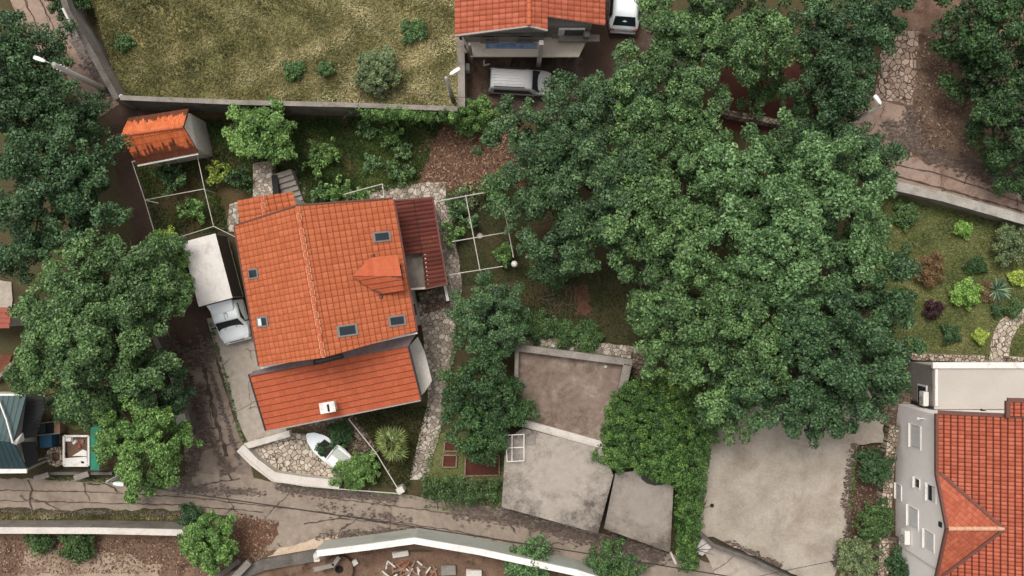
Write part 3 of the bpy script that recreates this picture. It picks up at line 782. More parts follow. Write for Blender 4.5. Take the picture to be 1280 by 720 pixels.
patch('lawn', [(550, 540), (640, 540), (632, 636), (525, 625)], M['lawn'], .006, .1, seed=14)
patch('lawn', [(60, 480), (150, 480), (160, 540), (75, 535)], M['lawn'], .008, .2, seed=15)
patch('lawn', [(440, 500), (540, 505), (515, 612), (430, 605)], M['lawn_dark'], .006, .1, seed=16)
# main road with the mouth of the lane
patch('road', [(-40, 597), (60, 599), (130, 603), (205, 613), (236, 592), (300, 592), (345, 603), (420, 610), (500, 617), (525, 621), (628, 636), (748, 666), (842, 694), (905, 706), (990, 740), (980, 790), (860, 760), (760, 724), (640, 694), (560, 677), (480, 668), (400, 680), (335, 690), (305, 668), (296, 645), (232, 639), (-40, 639)], M['asphalt'], .012, .06, .4, seed=20)
patch('road', [(205, 400), (240, 395), (270, 440), (300, 545), (318, 600), (230, 606), (238, 570), (218, 500)], M['lane_c'], .008, .08, seed=21)
patch('mud', [(195, 330), (236, 330), (262, 400), (270, 440), (240, 450), (205, 440)], M['lane_dark'], .014, .12, .3, seed=23)  # tree shadow on the upper lane, painted as a dark patch
patch('verge', [(247, 440), (252, 438), (264, 490), (275, 535), (286, 570), (281, 570), (266, 520)], M['mud'], .02, .1, .2, seed=24)
patch('driveway', [(258, 398), (332, 392), (336, 470), (362, 548), (312, 556), (298, 530), (276, 460)], M['pad'], .022, .04, seed=25)
patch('verge', [(-40, 636), (230, 637), (234, 650), (-40, 650)], M['lawn_dark'], .016, .12, .4, seed=26)
patch('verge', [(335, 690), (400, 678), (480, 666), (560, 675), (640, 690), (740, 716), (720, 730), (620, 700), (520, 686), (400, 700), (310, 712)], M['brownsoil'], .018, .08, .4, seed=27)
patch('sand', [(330, 700), (350, 684), (400, 672), (430, 668), (410, 684), (395, 700), (345, 708)], M['sand'], .024, .1, .3, seed=28)
patch('mud', [(300, 644), (345, 655), (350, 668), (325, 690), (300, 690), (296, 665)], M['bed_mix'], .018, .12, .25, seed=31)
for i, (pl, w) in enumerate([([(256, 405), (272, 455), (296, 530), (312, 572)], .12), ([(-30, 612), (120, 615), (240, 622), (400, 640), (560, 662), (700, 690)], .05), ([(-30, 625), (90, 628), (220, 631), (330, 640)], .05), ([(35, 600), (40, 612), (36, 628), (40, 638)], .07), ([(105, 603), (107, 616), (112, 626)], .05), ([(232, 612), (262, 604), (300, 598)], .05), ([(240, 566), (300, 552)], .04), ([(215, 430), (240, 500), (268, 560), (290, 600)], .1), ([(345, 612), (430, 625), (520, 636), (640, 652)], .05), ([(380, 655), (420, 648), (470, 652), (560, 668), (660, 690)], .06)]):
    ribbon('crack', pl, w, M['mud'], .093 + i * .0015, .04, i)
patch('rubble_bank', [(206, 405), (216, 430), (232, 480), (246, 520), (250, 560), (244, 590), (232, 592), (230, 540), (218, 480), (200, 420)], M['pav_dark'], .034, .1, .3, seed=90)
M['mud_shade_speck'] = leaf_mat('dark_mud_and_shade_crumbs', lin(62, 50, 42), lin(84, 69, 59), lin(106, 90, 78), trans=.0)
for pl, w, n, sz, lb in [([(560, 634), (640, 647), (740, 674), (842, 700)], .7, 4200, .19, 'dark mud washed along the upper road edge below the garages'),
                     ([(205, 608), (260, 612), (335, 617)], .4, 700, .16, 'dark mud at the mouth of the lane'),
                     ([(345, 609), (420, 617), (505, 624)], .35, 1600, .16, 'dark mud below the patio wall'),
                     ([(395, 672), (480, 663), (560, 672), (660, 692), (740, 714)], .35, 2200, .14, 'soil crumbs along the lower road edge'),
                     ([(205, 400), (222, 440), (246, 500), (270, 560), (285, 590)], .4, 1300, .18, 'dark mud in the left wheel track of the lane'),
                     ([(246, 410), (262, 460), (284, 530), (300, 580)], .16, 800, .13, 'dark mud and moss along the middle of the lane'),
                     ([(250, 480), (252, 540), (240, 590), (225, 606)], .45, 1400, .18, 'earth and rubble below the lane wall'),
                     ([(395, 630), (440, 640), (520, 650)], .5, 260, .16, 'scattered dark clods on the road'),
                     ([(-20, 640), (110, 640), (232, 643)], .2, 1100, .12, 'soil crumbs along the yellow grass strip'),
                     ([(1068, 555), (1058, 620), (1062, 660), (1040, 715)], .35, 1200, .16, 'dark earth crumbling over the right courtyard edge')]:
    dirt('mud_and_shade_crumbs', pl, w, n, M['mud_shade_speck'], .36 if 'courtyard' in lb else .1, sz, lb)
dirt('mud_and_shade_crumbs', [(906, 676), (940, 690), (975, 707)], .14, 260, M['mud_shade_speck'], .36, .2, 'row of earth clods along the lower courtyard wall')
dirt('mud_and_shade_crumbs', [(1140, 135), (1146, 185), (1200, 206), (1300, 244)], .7, 3200, M['mud_shade_speck'], 1.15, .18, 'dark earth spilling over the upper right road')
dirt('mud_and_shade_crumbs', [(1112, 150), (1122, 185)], .9, 500, M['mud_shade_speck'], 1.15, .2, 'dark stains of earth by the upper right lamp')
dirt('mud_and_shade_crumbs', [(66, -20), (100, 60), (140, 125)], .5, 1500, M['mud_shade_speck'], .1, .18, 'earth along the upper left road edge')
dirt('mud_and_shade_crumbs', [(200, 448), (236, 452), (268, 436)], .8, 1500, M['mud_shade_speck'], .1, .2, 'dark specks edging the painted tree shade where the lane comes out from under the trees')  # crumbs softening the edge of the painted shade
for pl, w, n, z, lb in [([(342, 606), (420, 613), (520, 621)], .1, 420, .09, 'small weeds at the foot of the patio wall'), ([(528, 633), (630, 640)], .12, 420, .09, 'small weeds along the hedge foot at the road'),
                        ([(876, 660), (880, 610), (888, 550)], .16, 420, .36, 'small weeds along the ivy edge of the courtyard'), ([(1064, 640), (1066, 580), (1100, 552)], .22, 420, .36, 'small weeds on the right courtyard edge'),
                        ([(-20, 654), (230, 656)], .12, 500, .06, 'weeds at the foot of the lower left wall'), ([(62, 598), (150, 601), (200, 610)], .12, 420, .09, 'weeds between the cluttered yard and the road'),
                        ([(400, 684), (520, 668), (640, 688), (720, 708)], .14, 700, .1, 'weeds at the foot of the curved white wall'), ([(262, 402), (282, 470), (300, 540), (312, 570)], .07, 380, .1, 'weeds in the joint beside the concrete driveway'),
                        ([(575, 360), (568, 430), (552, 530), (528, 600)], .18, 700, .1, 'weeds along the right edge of the stone path'), ([(650, 430), (790, 450)], .1, 260, .1, 'weeds along the stone walkway')]:
    dirt('edge_weeds', pl, w, n, M['grass_w'], z, .15, lb)
# upper left road
patch('road', [(5, -30), (75, -30), (120, 90), (150, 130), (120, 150), (60, 90), (20, 20)], M['asphalt_pink'], .012, .1, seed=32)
patch('mud', [(62, -30), (82, -30), (130, 80), (150, 125), (138, 128), (110, 80), (78, 20)], M['lane'], .018, .12, .3, seed=35)
# paved paths
patch('path', [(452, 232), (556, 228), (558, 252), (540, 250), (490, 254), (455, 258)], M['pav'], .02, .05, seed=40)
patch('path', [(540, 250), (560, 250), (578, 350), (572, 400), (566, 440), (560, 500), (545, 560), (533, 600), (512, 600), (520, 560), (535, 500), (530, 420), (520, 380), (555, 355)], M['pav'], .024, .05, seed=41)
patch('path', [(315, 195), (378, 195), (384, 262), (300, 262), (298, 290), (284, 290), (286, 255), (315, 248)], M['pav'], .02, .08, seed=42)
patch('patio', [(318, 548), (360, 540), (402, 545), (440, 600), (345, 596), (306, 562)], M['pav_pale'], .03, .03, seed=43)
patch('patio', [(360, 530), (440, 515), (470, 560), (440, 600), (402, 546)], M['pav_dark'], .026, .06, seed=44)
patch('path', [(640, 416), (820, 436), (816, 458), (640, 440)], M['pav'], .03, .05, seed=45)
patch('path', [(1298, 378), (1270, 385), (1250, 400), (1240, 420), (1236, 452), (1260, 452), (1264, 425), (1276, 405), (1298, 398)], M['pav_pale'], .03, .03, .3, seed=46)
patch('path', [(1105, 480), (1136, 480), (1126, 535), (1098, 535)], M['pav_dark'], .03, .05, seed=47)
patch('path', [(560, 70), (640, 70), (635, 130), (565, 135)], M['lane'], .02, .1, seed=48)
# courtyard
patch('courtyard', [(890, 500), (884, 560), (876, 610), (872, 668), (892, 672), (1002, 722), (1010, 735), (1042, 722), (1056, 690), (1062, 655), (1060, 610), (1070, 575), (1072, 556), (1104, 553), (1104, 520), (1080, 480), (1000, 470)], M['court'], .35, .07, .35, seed=49, depth=.45)
patch('road', [(880, 690), (900, 680), (985, 718), (1000, 760), (900, 730)], M['pad'], .03, .05, seed=50)
# raised field and upper road
field = [(88, -60), (118, 10), (152, 128), (300, 133), (440, 137), (574, 141), (574, -60)]
patch('field', field, M['dryfield'], 1.0, 0, 2, depth=1.1)
patch('road', [(1046, 170), (1062, 140), (1092, 118), (1104, 60), (1110, -30), (1300, -30), (1300, 283), (1112, 232), (1104, 200)], M['brownsoil'], 1.1, .1, seed=61, depth=1.2)
patch('road', [(1050, 168), (1066, 140), (1094, 124), (1136, 132), (1140, 182), (1180, 195), (1300, 238), (1300, 280), (1114, 228), (1104, 200)], M['asphalt_pink'], 1.11, .1, .4, seed=62)
patch('mud', [(1130, 130), (1225, 110), (1240, 190), (1300, 235), (1300, 246), (1200, 212), (1140, 198)], M['lane'], 1.118, .2, .4, seed=63)
patch('path', [(1106, 40), (1150, 36), (1146, 90), (1140, 132), (1094, 124), (1098, 100)], M['slabs'], 1.124, .1, .4, seed=64)
patch('soil', [(1150, 30), (1205, 30), (1222, 120), (1232, 190), (1150, 190), (1140, 130)], M['lane'], 1.122, .3, .4, seed=66)

for i, (pl, w) in enumerate([([(1112, 181), (1160, 196), (1220, 214), (1300, 246)], .12), ([(1114, 205), (1170, 216), (1230, 236), (1300, 262)], .07), ([(1110, 190), (1140, 196)], .08), ([(1136, 134), (1141, 170), (1134, 200)], .2), ([(1100, 215), (1180, 236), (1300, 270)], .1)]):
    ribbon('crack', pl, w, M['mud'], 1.13 + i * .003, .025, 20 + i)
for i, (pl, w) in enumerate([([(20, -20), (60, 60), (90, 110)], .08), ([(40, -20), (90, 80)], .05)]): ribbon('crack', pl, w, M['mud'], .09 + i * .003, .05, 30 + i)
# grass and litter
grass('dry_grass', field, 48000, M['straw'], 1.0, .17, .03, bare=-.95, grad=(.02, .5, .22), label='long dry grass covering the walled field', cat='grass')
grass('lawn_grass', [(1090, 240), (1290, 285), (1290, 445), (1095, 445)], 30000, M['grass'], .02, .1, .03, label='short grass of the garden lawn on the right', cat='grass')
grass('lawn_grass', [(645, 330), (800, 330), (828, 436), (642, 422)], 6500, M['grass_d'], 0, .12, .025, label='thin brownish grass behind the stone walkway', cat='grass')
grass('lawn_grass', [(560, 232), (658, 220), (660, 350), (572, 358)], 4500, M['grass_d'], 0, .1, .025, label='dark grass under the white pipe pergola', cat='grass')
grass('lawn_grass', [(532, 545), (638, 545), (632, 600), (530, 600)], 3000, M['grass'], 0, .12, .025, bare=-.5, label='grass around the red garden beds', cat='grass')
grass('verge_grass', [(-30, 640), (228, 641), (226, 648), (-30, 647)], 3200, M['straw'], .01, .16, .03, bare=-.4, label='yellowing grass strip along the road edge', cat='grass')
grass('garden_weeds', [(250, 150), (555, 146), (520, 230), (390, 255), (280, 230)], 32000, M['grass_w'], .02, .22, .04, bare=-.6, label='weeds between the vegetable plants', cat='weeds')
grass('pergola_weeds', [(170, 207), (258, 195), (288, 288), (198, 298)], 5000, M['grass_w'], .02, .18, .035, bare=-.4, label='weeds on the soil under the rusty pipe frame', cat='weeds')
grass('yard_weeds', [(62, 482), (150, 482), (158, 530), (75, 530)], 2500, M['grass'], .01, .15, .03, label='weeds in the yard beside the green roof', cat='weeds')
grass('yard_weeds', [(440, 505), (538, 508), (512, 608), (432, 602)], 3500, M['grass_d'], 0, .2, .04, label='dark undergrowth around the palm', cat='weeds')
litter('dead_leaves', [(508, 160), (652, 158), (650, 232), (545, 236), (515, 225)], 3500, M['deadleaf'], .01, .13, label='dry leaves scattered over the red soil below the ivy wall')
litter('dead_leaves', [(1148, 40), (1225, 60), (1235, 190), (1142, 185)], 1600, M['deadleaf'], 1.126, .13, label='fallen leaves scattered on the upper stone track')
litter('dead_leaves', [(296, 640), (350, 652), (330, 700), (290, 700)], 1200, M['deadleaf'], .02, .12, label='brown leaves swept beside the round bush')
litter('dead_leaves', [(0, 672), (230, 672), (300, 715), (0, 718)], 2600, M['deadleaf'], .01, .12, label='litter on the dirt slope below the road')
litter('dead_leaves', [(1050, 560), (1100, 555), (1095, 715), (1040, 715), (1062, 640)], 1300, M['deadleaf'], .01, .12, label='leaf litter along the courtyard edge')

# ================================================================== walls
wall('retaining_wall', 'long grey concrete wall along the bottom edge of the dry field', [(150, 122), (300, 128), (440, 131), (572, 136)], 3.2, .2, M['conc_dark'], cap=M['conc'])
wall('boundary_wall', 'grey concrete wall between the field and the driveway of the upper house', [(576, 50), (577, 136)], 2.2, .42, M['conc'])
wall('field_wall', 'rough grey wall slanting down between the upper left road and the field', [(70, -30), (84, 14), (112, 62), (146, 124)], 2.7, .28, M['conc'], cap=M['conc_dark'])
wall('parapet', 'thin pale kerb wall on top of the slanting field wall', [(78, 10), (96, 46)], 2.95, .12, M['conc_pale'], z0=2.6)
wall('road_wall', 'pale concrete wall holding the upper right road above the lawn', [(1110, 230), (1180, 246), (1300, 280)], 1.5, .5, M['conc'], cap=M['conc_mid'])
wall('road_wall', 'white topped curved wall at the bottom centre with pale green face', [(396, 692), (460, 684), (518, 676), (600, 690), (720, 716), (800, 742)], 2.4, .3, M['greenwhite'], cap=M['white'], capth=.14)
wall('road_wall', 'straight stained concrete wall below the road at the lower left', [(-40, 663), (120, 663.5), (231, 666)], 1.9, .3, M['conc'], cap=M['conc_pale'], capth=.12)
wall('patio_wall', 'broad cream wall curving round the stone patio beside the road', [(300, 560), (318, 578), (342, 596), (380, 602), (424, 606)], .9, .5, M['conc_pale'], cap=M['conc_pale'])
wall('patio_wall', 'short pale wall between the concrete driveway and the stone patio', [(306, 558), (362, 542)], .7, .3, M['conc_pale'], cap=M['conc_pale'])
wall('lane_wall', 'low grey wall with a square pier beside the dirt lane', [(192, 420), (210, 460), (222, 490), (234, 525), (236, 545)], 1.1, .22, M['conc_dark'], cap=M['conc'])
wall('stone_wall', 'mossy stone wall curving under the trees at the upper right', [(905, 140), (960, 150), (1010, 160), (1045, 160), (1064, 140)], 1.0, .35, M['rubble'])
wall('stone_wall', 'rubble stone wall between the courtyard planting and the white house', [(1118, 532), (1112, 580), (1108, 640), (1104, 720)], .9, .62, M['rubble'])
wall('stone_wall', 'pale stone wall closing the lawn above the cream terrace', [(1140, 446), (1200, 448), (1234, 449)], .8, .4, M['rubble'])
wall('stone_wall', 'short pale stone wall right of the curved garden path', [(1262, 450), (1310, 452)], .8, .4, M['rubble'])
wall('courtyard_wall', 'dark narrow wall along the lower edge of the concrete courtyard', [(876, 668), (892, 682), (940, 700), (1002, 730)], 1.0, .22, M['conc_dark'])
wall('yard_wall', 'low stained wall between the cluttered yard and the road', [(60, 592), (140, 592)], .8, .16, M['conc_dark'])
wall('pit_wall', 'dark basement wall below the white topped curved wall', [(290, 722), (330, 706), (398, 694)], .4, .7, M['conc_dark'])
# ================================================================== houses
def gable_body(mb, foot, z0, zs, ridge_pts=None):
    mb.prism(foot, z0, zs)

def skylight(parent, px, py, w, h, ang, plane, mb_blind=False):
    """plane(px,py)->(point, normal)"""
    c, nrm, u, v = plane(px, py)
    ca, sa = math.cos(ang), math.sin(ang); uu = u * ca + v * sa; vv = v * ca - u * sa
    fr = MB(); wk, hk = w / 2, h / 2
    def rect(mb, w2, h2, a, b):
        vs = [c + uu * x * w2 + vv * y * h2 + nrm * a for x, y in ((-1, -1), (1, -1), (1, 1), (-1, 1))] + [c + uu * x * w2 + vv * y * h2 + nrm * b for x, y in ((-1, -1), (1, -1), (1, 1), (-1, 1))]
        mb.add(vs, [(3, 2, 1, 0), (4, 5, 6, 7), (0, 1, 5, 4), (1, 2, 6, 5), (2, 3, 7, 6), (3, 0, 4, 7)])
    rect(fr, wk, hk, -.05, .10)
    f = fr.build('skylight', M['frame_g'], parent, bevel=.01)
    g_ = MB(); rect(g_, wk * .76, hk * .7, .08, .112); g_.build('pane', M['glass'], f)
    if mb_blind:
        b = MB(); c = c - uu * wk * .42; rect(b, wk * .3, hk * .66, .1, .118); b.build('blind', M['shutter'], f)
    return f

def plane_of(a, b, c):
    a, b, c = Vector(a), Vector(b), Vector(c); n = (b - a).cross(c - a).normalized()
    if n.z < 0: n = -n
    u = Vector((1, 0, 0)); u = (u - n * u.dot(n)).normalized(); v = n.cross(u)
    def f(px, py):
        # ray from the drone through the pixel, met with the roof plane
        o = Vector((0, 0, H)); d = P(px, py, 0) - o
        t = (a - o).dot(n) / d.dot(n); return o + d * t, n, u, v
    return f

# ------------------------------------------------ main house
zE, zR = 5.5, 7.5
TLp, RTp, TRp = P(294, 283, zE), P(372, 258, zR), P(491, 249, zE)
BLp, RBp, BRp = P(325, 458, zE), P(405, 447, zR), P(520, 414, zE)
cx = (TLp + BRp) / 2
house = thing('house', 'large house with orange tiled gable roof and five roof windows, beside the white box truck', 'house', (cx.x, cx.y, 0))
def inset(pts, d):
    c = sum((Vector(p) for p in pts), Vector()) / len(pts); out = []
    for p in pts:
        v = Vector(p) - c; out.append(c + v * (1 - d / max(v.length, .1)))
    return out
body = inset([TLp, TRp, BRp, BLp], .32); mb = MB()
mid_t = (body[0] + body[1]) / 2; mid_b = (body[2] + body[3]) / 2
rt, rb = RTp.lerp(RBp, .06), RTp.lerp(RBp, .94)
foot = [(p.x, p.y) for p in body]
mb.prism(foot, -.1, zE - .12)
zz = zE - .12
mb.add([(*foot[0], zz), (*foot[1], zz), (*foot[2], zz), (*foot[3], zz), (rt.x, rt.y, zR - .25), (rb.x, rb.y, zR - .25)], [(0, 1, 4), (1, 2, 5, 4), (2, 3, 5), (3, 0, 4, 5)])
mb.build('wall', M['plaster'], house)
tm = [M['tile'], M['fascia'], M['joint']]
r1 = tiled('roof', [TLp, BLp, RBp, RTp], (0, 1), tm, house, .35, .335, .026, .022, lap=.055)
r2 = tiled('roof', [RTp, RBp, BRp, TRp], (3, 2), tm, house, .35, .335, .026, .022, lap=.055)
ridge('ridge_cap', RTp + Vector((0, 0, .08)), RBp + Vector((0, 0, .08)), [M['ridge'], M['mortar']], house)
mb = MB()
for a, b in ((TLp, RTp), (RTp, TRp)):
    mb.bar(a + Vector((0, .06, -.02)), b + Vector((0, .06, -.02)), .09, .16)
mb.build('bargeboard', M['fascia'], house)
mb = MB(); mb.tube(TLp + Vector((-.07, 0, -.02)), BLp + Vector((-.07, 0, -.02)), .06); mb.build('gutter', M['fascia'], house); mb = MB(); mb.tube(TRp + Vector((.07, 0, -.03)), BRp + Vector((.07, 0, -.03)), .06); mb.build('gutter', M['fascia'], house)
pL, pR = plane_of(TLp, BLp, RBp), plane_of(RTp, RBp, BRp)
ang = RAD(9)
for (x, y, w, h, b, pl) in ((477, 296, 1.02, .58, 0, pR), (434, 413, 1.15, .66, 0, pR), (496, 401, 1.0, .6, 0, pR), (317.5, 342, .7, .58, 0, pL), (329, 402, .8, .6, 1, pL)):
    skylight(house, x, y, w, h, ang, pl, bool(b))
# dormer
dr = thing('dormer', None, None, (0, 0, 0)); dr.parent = house; dr.location = Vector((0, 0, 0))
zt, zb = 6.9, 6.3
A_, B_ = P(441, 345, zt + .05), P(502, 345, zt)
N1, N2 = P(462, 322, zb + .14), P(497, 318.5, zb)
S1, S2 = P(474, 368, zb + .04), P(505, 362, zb)
ta = [M['tile_a'], M['fascia'], M['lap_shade_a']]
tiled('roof', [N1, A_, B_, N2], (0, 3), ta, dr, .3, 1.4, .004, .006, vj=False)
tiled('roof', [A_, S1, S2, B_], (1, 2), ta, dr, .3, .36, .005, .02, vj=False)
mb = MB(); mb.prism([(N2.x - 1.6, N2.y - .12), (N2.x - .1, N2.y - .15), (S2.x - .12, S2.y + .15), (S2.x - 1.5, S2.y + .2)], 4.9, zb - .12)
mb.add([(N2.x - .1, N2.y - .15, zb - .12), (S2.x - .12, S2.y + .15, zb - .12), (B_.x - .1, B_.y, zt - .15), (N2.x - .35, N2.y - .15, zb - .12), (S2.x - .35, S2.y + .15, zb - .12), (B_.x - .35, B_.y, zt - .15)], [(0, 2, 1), (3, 4, 5), (0, 3, 5, 2), (1, 2, 5, 4), (0, 1, 4, 3)])
mb.build('wall', M['plaster'], dr)
mb = MB(); mb.box(((N2.x + S2.x) / 2 - .08, (N2.y + S2.y) / 2, 5.65), (.08, 1.1, .9), RAD(9)); mb.build('window', M['frame_w'], dr)
mb = MB(); mb.box(((N2.x + S2.x) / 2 - .02, (N2.y + S2.y) / 2, 5.65), (.06, .9, .7), RAD(9)); mb.build('pane', M['glass'], dr)
for (x, y) in ((466, 320), (476, 371)):
    c, n_, u_, v_ = pR(x, y); mb = MB(); mb.box(c + Vector((0, 0, .07)), (.24, .2, .14), .3, top=.6); mb.build('vent_tile', M['fascia'], house)
# flat strip, annex roof, north roof
mb = MB(); mb.slab([P(316, 464, 4.75), P(312, 470, 4.75), P(510, 433, 4.75), P(521, 416, 4.75)], .15); mb.build('flat_roof', M['membrane'], house)
mb = MB(); mb.bar(BLp + Vector((0, -.1, -.25)), BRp + Vector((.05, -.1, -.25)), .1, .12); mb.build('gutter', M['frame_w'], house)
mb = MB()
a, b = P(392, 451, 4.8), P(427, 443, 4.8); c, d = P(429, 447, 4.8), P(393, 456, 4.8)
for p, q in ((a, b), (b, c), (c, d), (d, a)): mb.bar(p, q, .07, .1)
mb.build('roof_hatch', M['charcoal'], house)
aTL, aTR, aBR, aBL = P(312, 468, 4.65), P(509, 431, 4.65), P(526, 499, 3.5), P(333, 538, 3.5)
tiled('roof', [aTL, aBL, aBR, aTR], (1, 2), ta, house, .34, .39, .006, .03, vj=False)
mb = MB(); ft = inset([aTL, aTR, aBR, aBL], .45); mb.prism([(p.x, p.y) for p in ft], -.1, [3.3 if i > 1 else 4.3 for i in range(4)]) if False else mb.prism([(p.x, p.y) for p in ft], -.1, 3.25); mb.build('wall', M['plaster'], house)
mb = MB(); mb.bar(aTR + Vector((.05, 0, -.03)), aBR + Vector((.05, 0, -.03)), .1, .16); mb.build('bargeboard', M['charcoal'], house); mb = MB(); mb.bar(aTL + Vector((-.05, 0, -.03)), aBL + Vector((-.05, 0, -.03)), .08, .16); mb.build('bargeboard', M['charcoal'], house)
mb = MB(); mb.bar(aBL + Vector((0, -.06, -.06)), aBR + Vector((0, -.06, -.06)), .1, .1); mb.build('gutter', M['fascia_g'], house)
pA = plane_of(aTL, aBL, aBR); c, n_, u_, v_ = pA(413, 507)
mb = MB(); mb.box(c + Vector((0, 0, .3)), (.75, .5, .9), RAD(10)); ch = mb.build('chimney', M['white'], house, bevel=.02)
mb = MB(); mb.box(c + Vector((0, 0, .82)), (.9, .62, .1), RAD(10)); mb.build('cap', M['white'], ch, bevel=.02)
mb = MB(); mb.box(c + Vector((.06, -.02, .85)), (.12, .42, .08), RAD(10)); mb.build('flue', M['dark'], ch)
mb = MB(); mb.slab([P(511, 433, 2.4), P(526, 495, 2.4), P(531, 490, 2.4), P(540, 476, 2.4), P(531, 440, 2.4), P(522, 421, 2.4)], .2); mb.build('side_terrace', M['conc_pale'], house)
# north porch roof
nA, nB, nC, nD, nR1, nR2 = P(297, 251, 4.1), P(366, 240, 4.1), P(371, 260, 4.1), P(301, 283, 4.1), P(327, 245, 4.6), P(332, 273, 4.6)
tiled('roof', [nA, nD, nR2, nR1], (0, 1), tm, house, .34, .38, .04, .03)
tiled('roof', [nR1, nR2, nC, nB], (3, 2), tm, house, .34, .38, .04, .03)
ridge('ridge_cap', nR1 + Vector((0, 0, .06)), nR2 + Vector((0, 0, .06)), [M['ridge'], M['mortar']], house, r=.11)
mb = MB(); ft = inset([nA, nB, nC, nD], .35); mb.prism([(p.x, p.y) for p in ft], -.1, 3.95); mb.build('wall', M['plaster'], house)
mb = MB(); mb.bar(P(352, 265, 4.75), P(368, 260, 4.75), .18, .1); mb.build('flashing', M['white'], house)
# east lean-to
td = [M['tile_d'], M['fascia'], M['joint_d']]
e1 = [P(491, 251, 3.5), P(541, 247, 2.9), P(552, 314, 2.9), P(501, 319, 3.5)]
tiled('roof', e1, (1, 2), td, house, .25, 1.2, .06, .02)
e2 = [P(528, 316, 3.2), P(552.2, 314, 2.9), P(559, 355, 2.9), P(532, 361, 3.2)]
tiled('roof', e2, (1, 2), td, house, .25, 1.2, .06, .02)
mb = MB()
for a, b in ((e1[0], e1[1]), (e1[1], e1[2]), (e2[1], e2[2]), (e2[2], e2[3])): mb.bar(a + Vector((0, 0, .03)), b + Vector((0, 0, .03)), .1, .1)
mb.build('bargeboard', M['fascia'], house)
mb = MB(); ft = inset([e1[0], e1[1], e2[2], e2[3], P(503, 362, 2.8)], .35); mb.prism([(p.x, p.y) for p in ft], -.1, 2.68); mb.build('wall', M['plaster'], house)
mb = MB(); mb.slab([P(501, 318, 2.8), P(503, 361, 2.8), P(532, 359, 2.8), P(527, 316, 2.8)], .14); mb.build('balcony', M['roofconc'], house)
mb = MB(); mb.bar(P(531.5, 318, 3.0), P(535, 359, 3.0), .1, .35); mb.bar(P(504, 362, 2.95), P(534, 360, 2.95), .12, .25); mb.build('balcony_parapet', M['cream'], house)
mb = MB(); mb.bar(P(556, 357, 1.6), P(560, 376, 1.6), .16, .1); [mb.tube(P(x, y, 1.6), (P(x, y, 1.6).x, P(x, y, 1.6).y, 0), .05) for x, y in ((556, 358), (560, 375))]; mb.build('stair_rail', M['white'], house)
# windows on the east wall
ev = (body[2] - body[1]); ev.z = 0; ea = math.atan2(ev.y, ev.x) + math.pi / 2
for t in (.86, .97):
    q = body[1].lerp(body[2], t) if t < .9 else body[1].lerp(body[2], .62)
    mb = MB(); mb.box((q.x, q.y, 2.6), (.14, .9, 1.2), ea); w = mb.build('window', M['frame_w'], house)
    mb = MB(); mb.box((q.x, q.y, 2.6), (.18, .7, 1.0), ea); mb.build('pane', M['glass'], w)
# stairs
def stairs(name, label, p, q, width, n, rise, z0, mat):
    p, q = Vector(p), Vector(q); d = (q - p); L = d.length / n; d.normalize(); a = math.atan2(d.y, d.x); mb = MB()
    for i in range(n):
        z = z0 + rise * (n - i); c = p + d * (L * (i + .5)); mb.box((c.x, c.y, z / 2), (L * .985, width, z), a)
    return mb.build(name, mat, label=label, cat='stairs', bevel=.012)
stairs('garden_stairs', 'pale stone steps climbing past the top of the orange roof', P(358, 218), P(371, 260), 1.2, 7, .17, .05, M['conc'])
stairs('stone_stairs', 'dark paved steps below the brown lean-to roof', P(540, 362), P(547, 388), 1.7, 4, .1, .03, M['pav_dark'])
stairs('stone_stairs', 'narrow stone steps beside the parapet of the concrete terrace', P(802, 442, .3), P(797, 474, .3), 1.2, 5, .13, .1, M['pav_dark'])
stairs('stone_stairs', 'brick brown steps at the left foot of the grey villa wall', P(1122, 488), P(1112, 528), 1.5, 6, .1, .05, M['pav_dark'])
stairs('stone_stairs', 'shadowed stone steps by the lower corner of the grey villa', P(1108, 668), P(1106, 712), 1.0, 6, .1, .05, M['pav_dark'])
mb = MB(); A = [P(316, 204, 1.1), P(340, 200, 1.1), P(341, 245, 1.1), P(316, 248, 1.1)]; mb.prism([(p.x, p.y) for p in A], 0, 1.1); mb.build('stone_landing', M['pav'], label='square paved landing between the tree and the small orange porch roof', cat='landing', bevel=.03)

mb = MB(); q = P(344, 232, 1.3); mb.box((q.x, q.y, .66), (.36, 1.3, 1.3), .08); mb.build('stairwell', M['dark'], label='dark narrow stairwell opening beside the paved landing', cat='stairwell')
# ------------------------------------------------ shed
sh = thing('shed', 'small shed with blackened orange tile roof and white gable beside the field wall', 'shed', P(205, 175))
sR1, sR2 = P(150.5, 170, 4.1), P(229, 158.5, 4.1)
sN1, sN2 = P(161, 148, 3.2), P(235.5, 136, 3.2); sS1, sS2 = P(171.5, 205, 3.0), P(247.5, 190, 3.0)
tiled('roof', [sN1, sR1, sR2, sN2], (0, 3), [M['tile_n'], M['fascia'], M['tile_n']], sh, .13, .4, .025, .015)
tiled('roof', [sR1, sS1, sS2, sR2], (1, 2), [M['tile_s'], M['fascia'], M['tile_s']], sh, .13, .4, .028, .03)
ridge('ridge_cap', sR1 + Vector((0, 0, .04)), sR2 + Vector((0, 0, .04)), [M['ridge'], M['mortar']], sh, r=.09, rings=False)
mb = MB(); ft = [sN1.lerp(sN2, .05), sN1.lerp(sN2, .985), sS1.lerp(sS2, .985), sS1.lerp(sS2, .05)]; cc_ = sum(ft, Vector()) / 4
ft = [p.lerp(cc_, .0) for p in ft]; dv = (sR2 - sR1).normalized(); pv = Vector((-dv.y, dv.x, 0))
ft = [ft[0] - pv * .2, ft[1] - pv * .2, ft[2] + pv * .2, ft[3] + pv * .2]; xy = [(p.x, p.y) for p in ft]
mb.prism(xy, -.1, 2.9); r0, r9 = sR1.lerp(sR2, .05), sR1.lerp(sR2, .985)
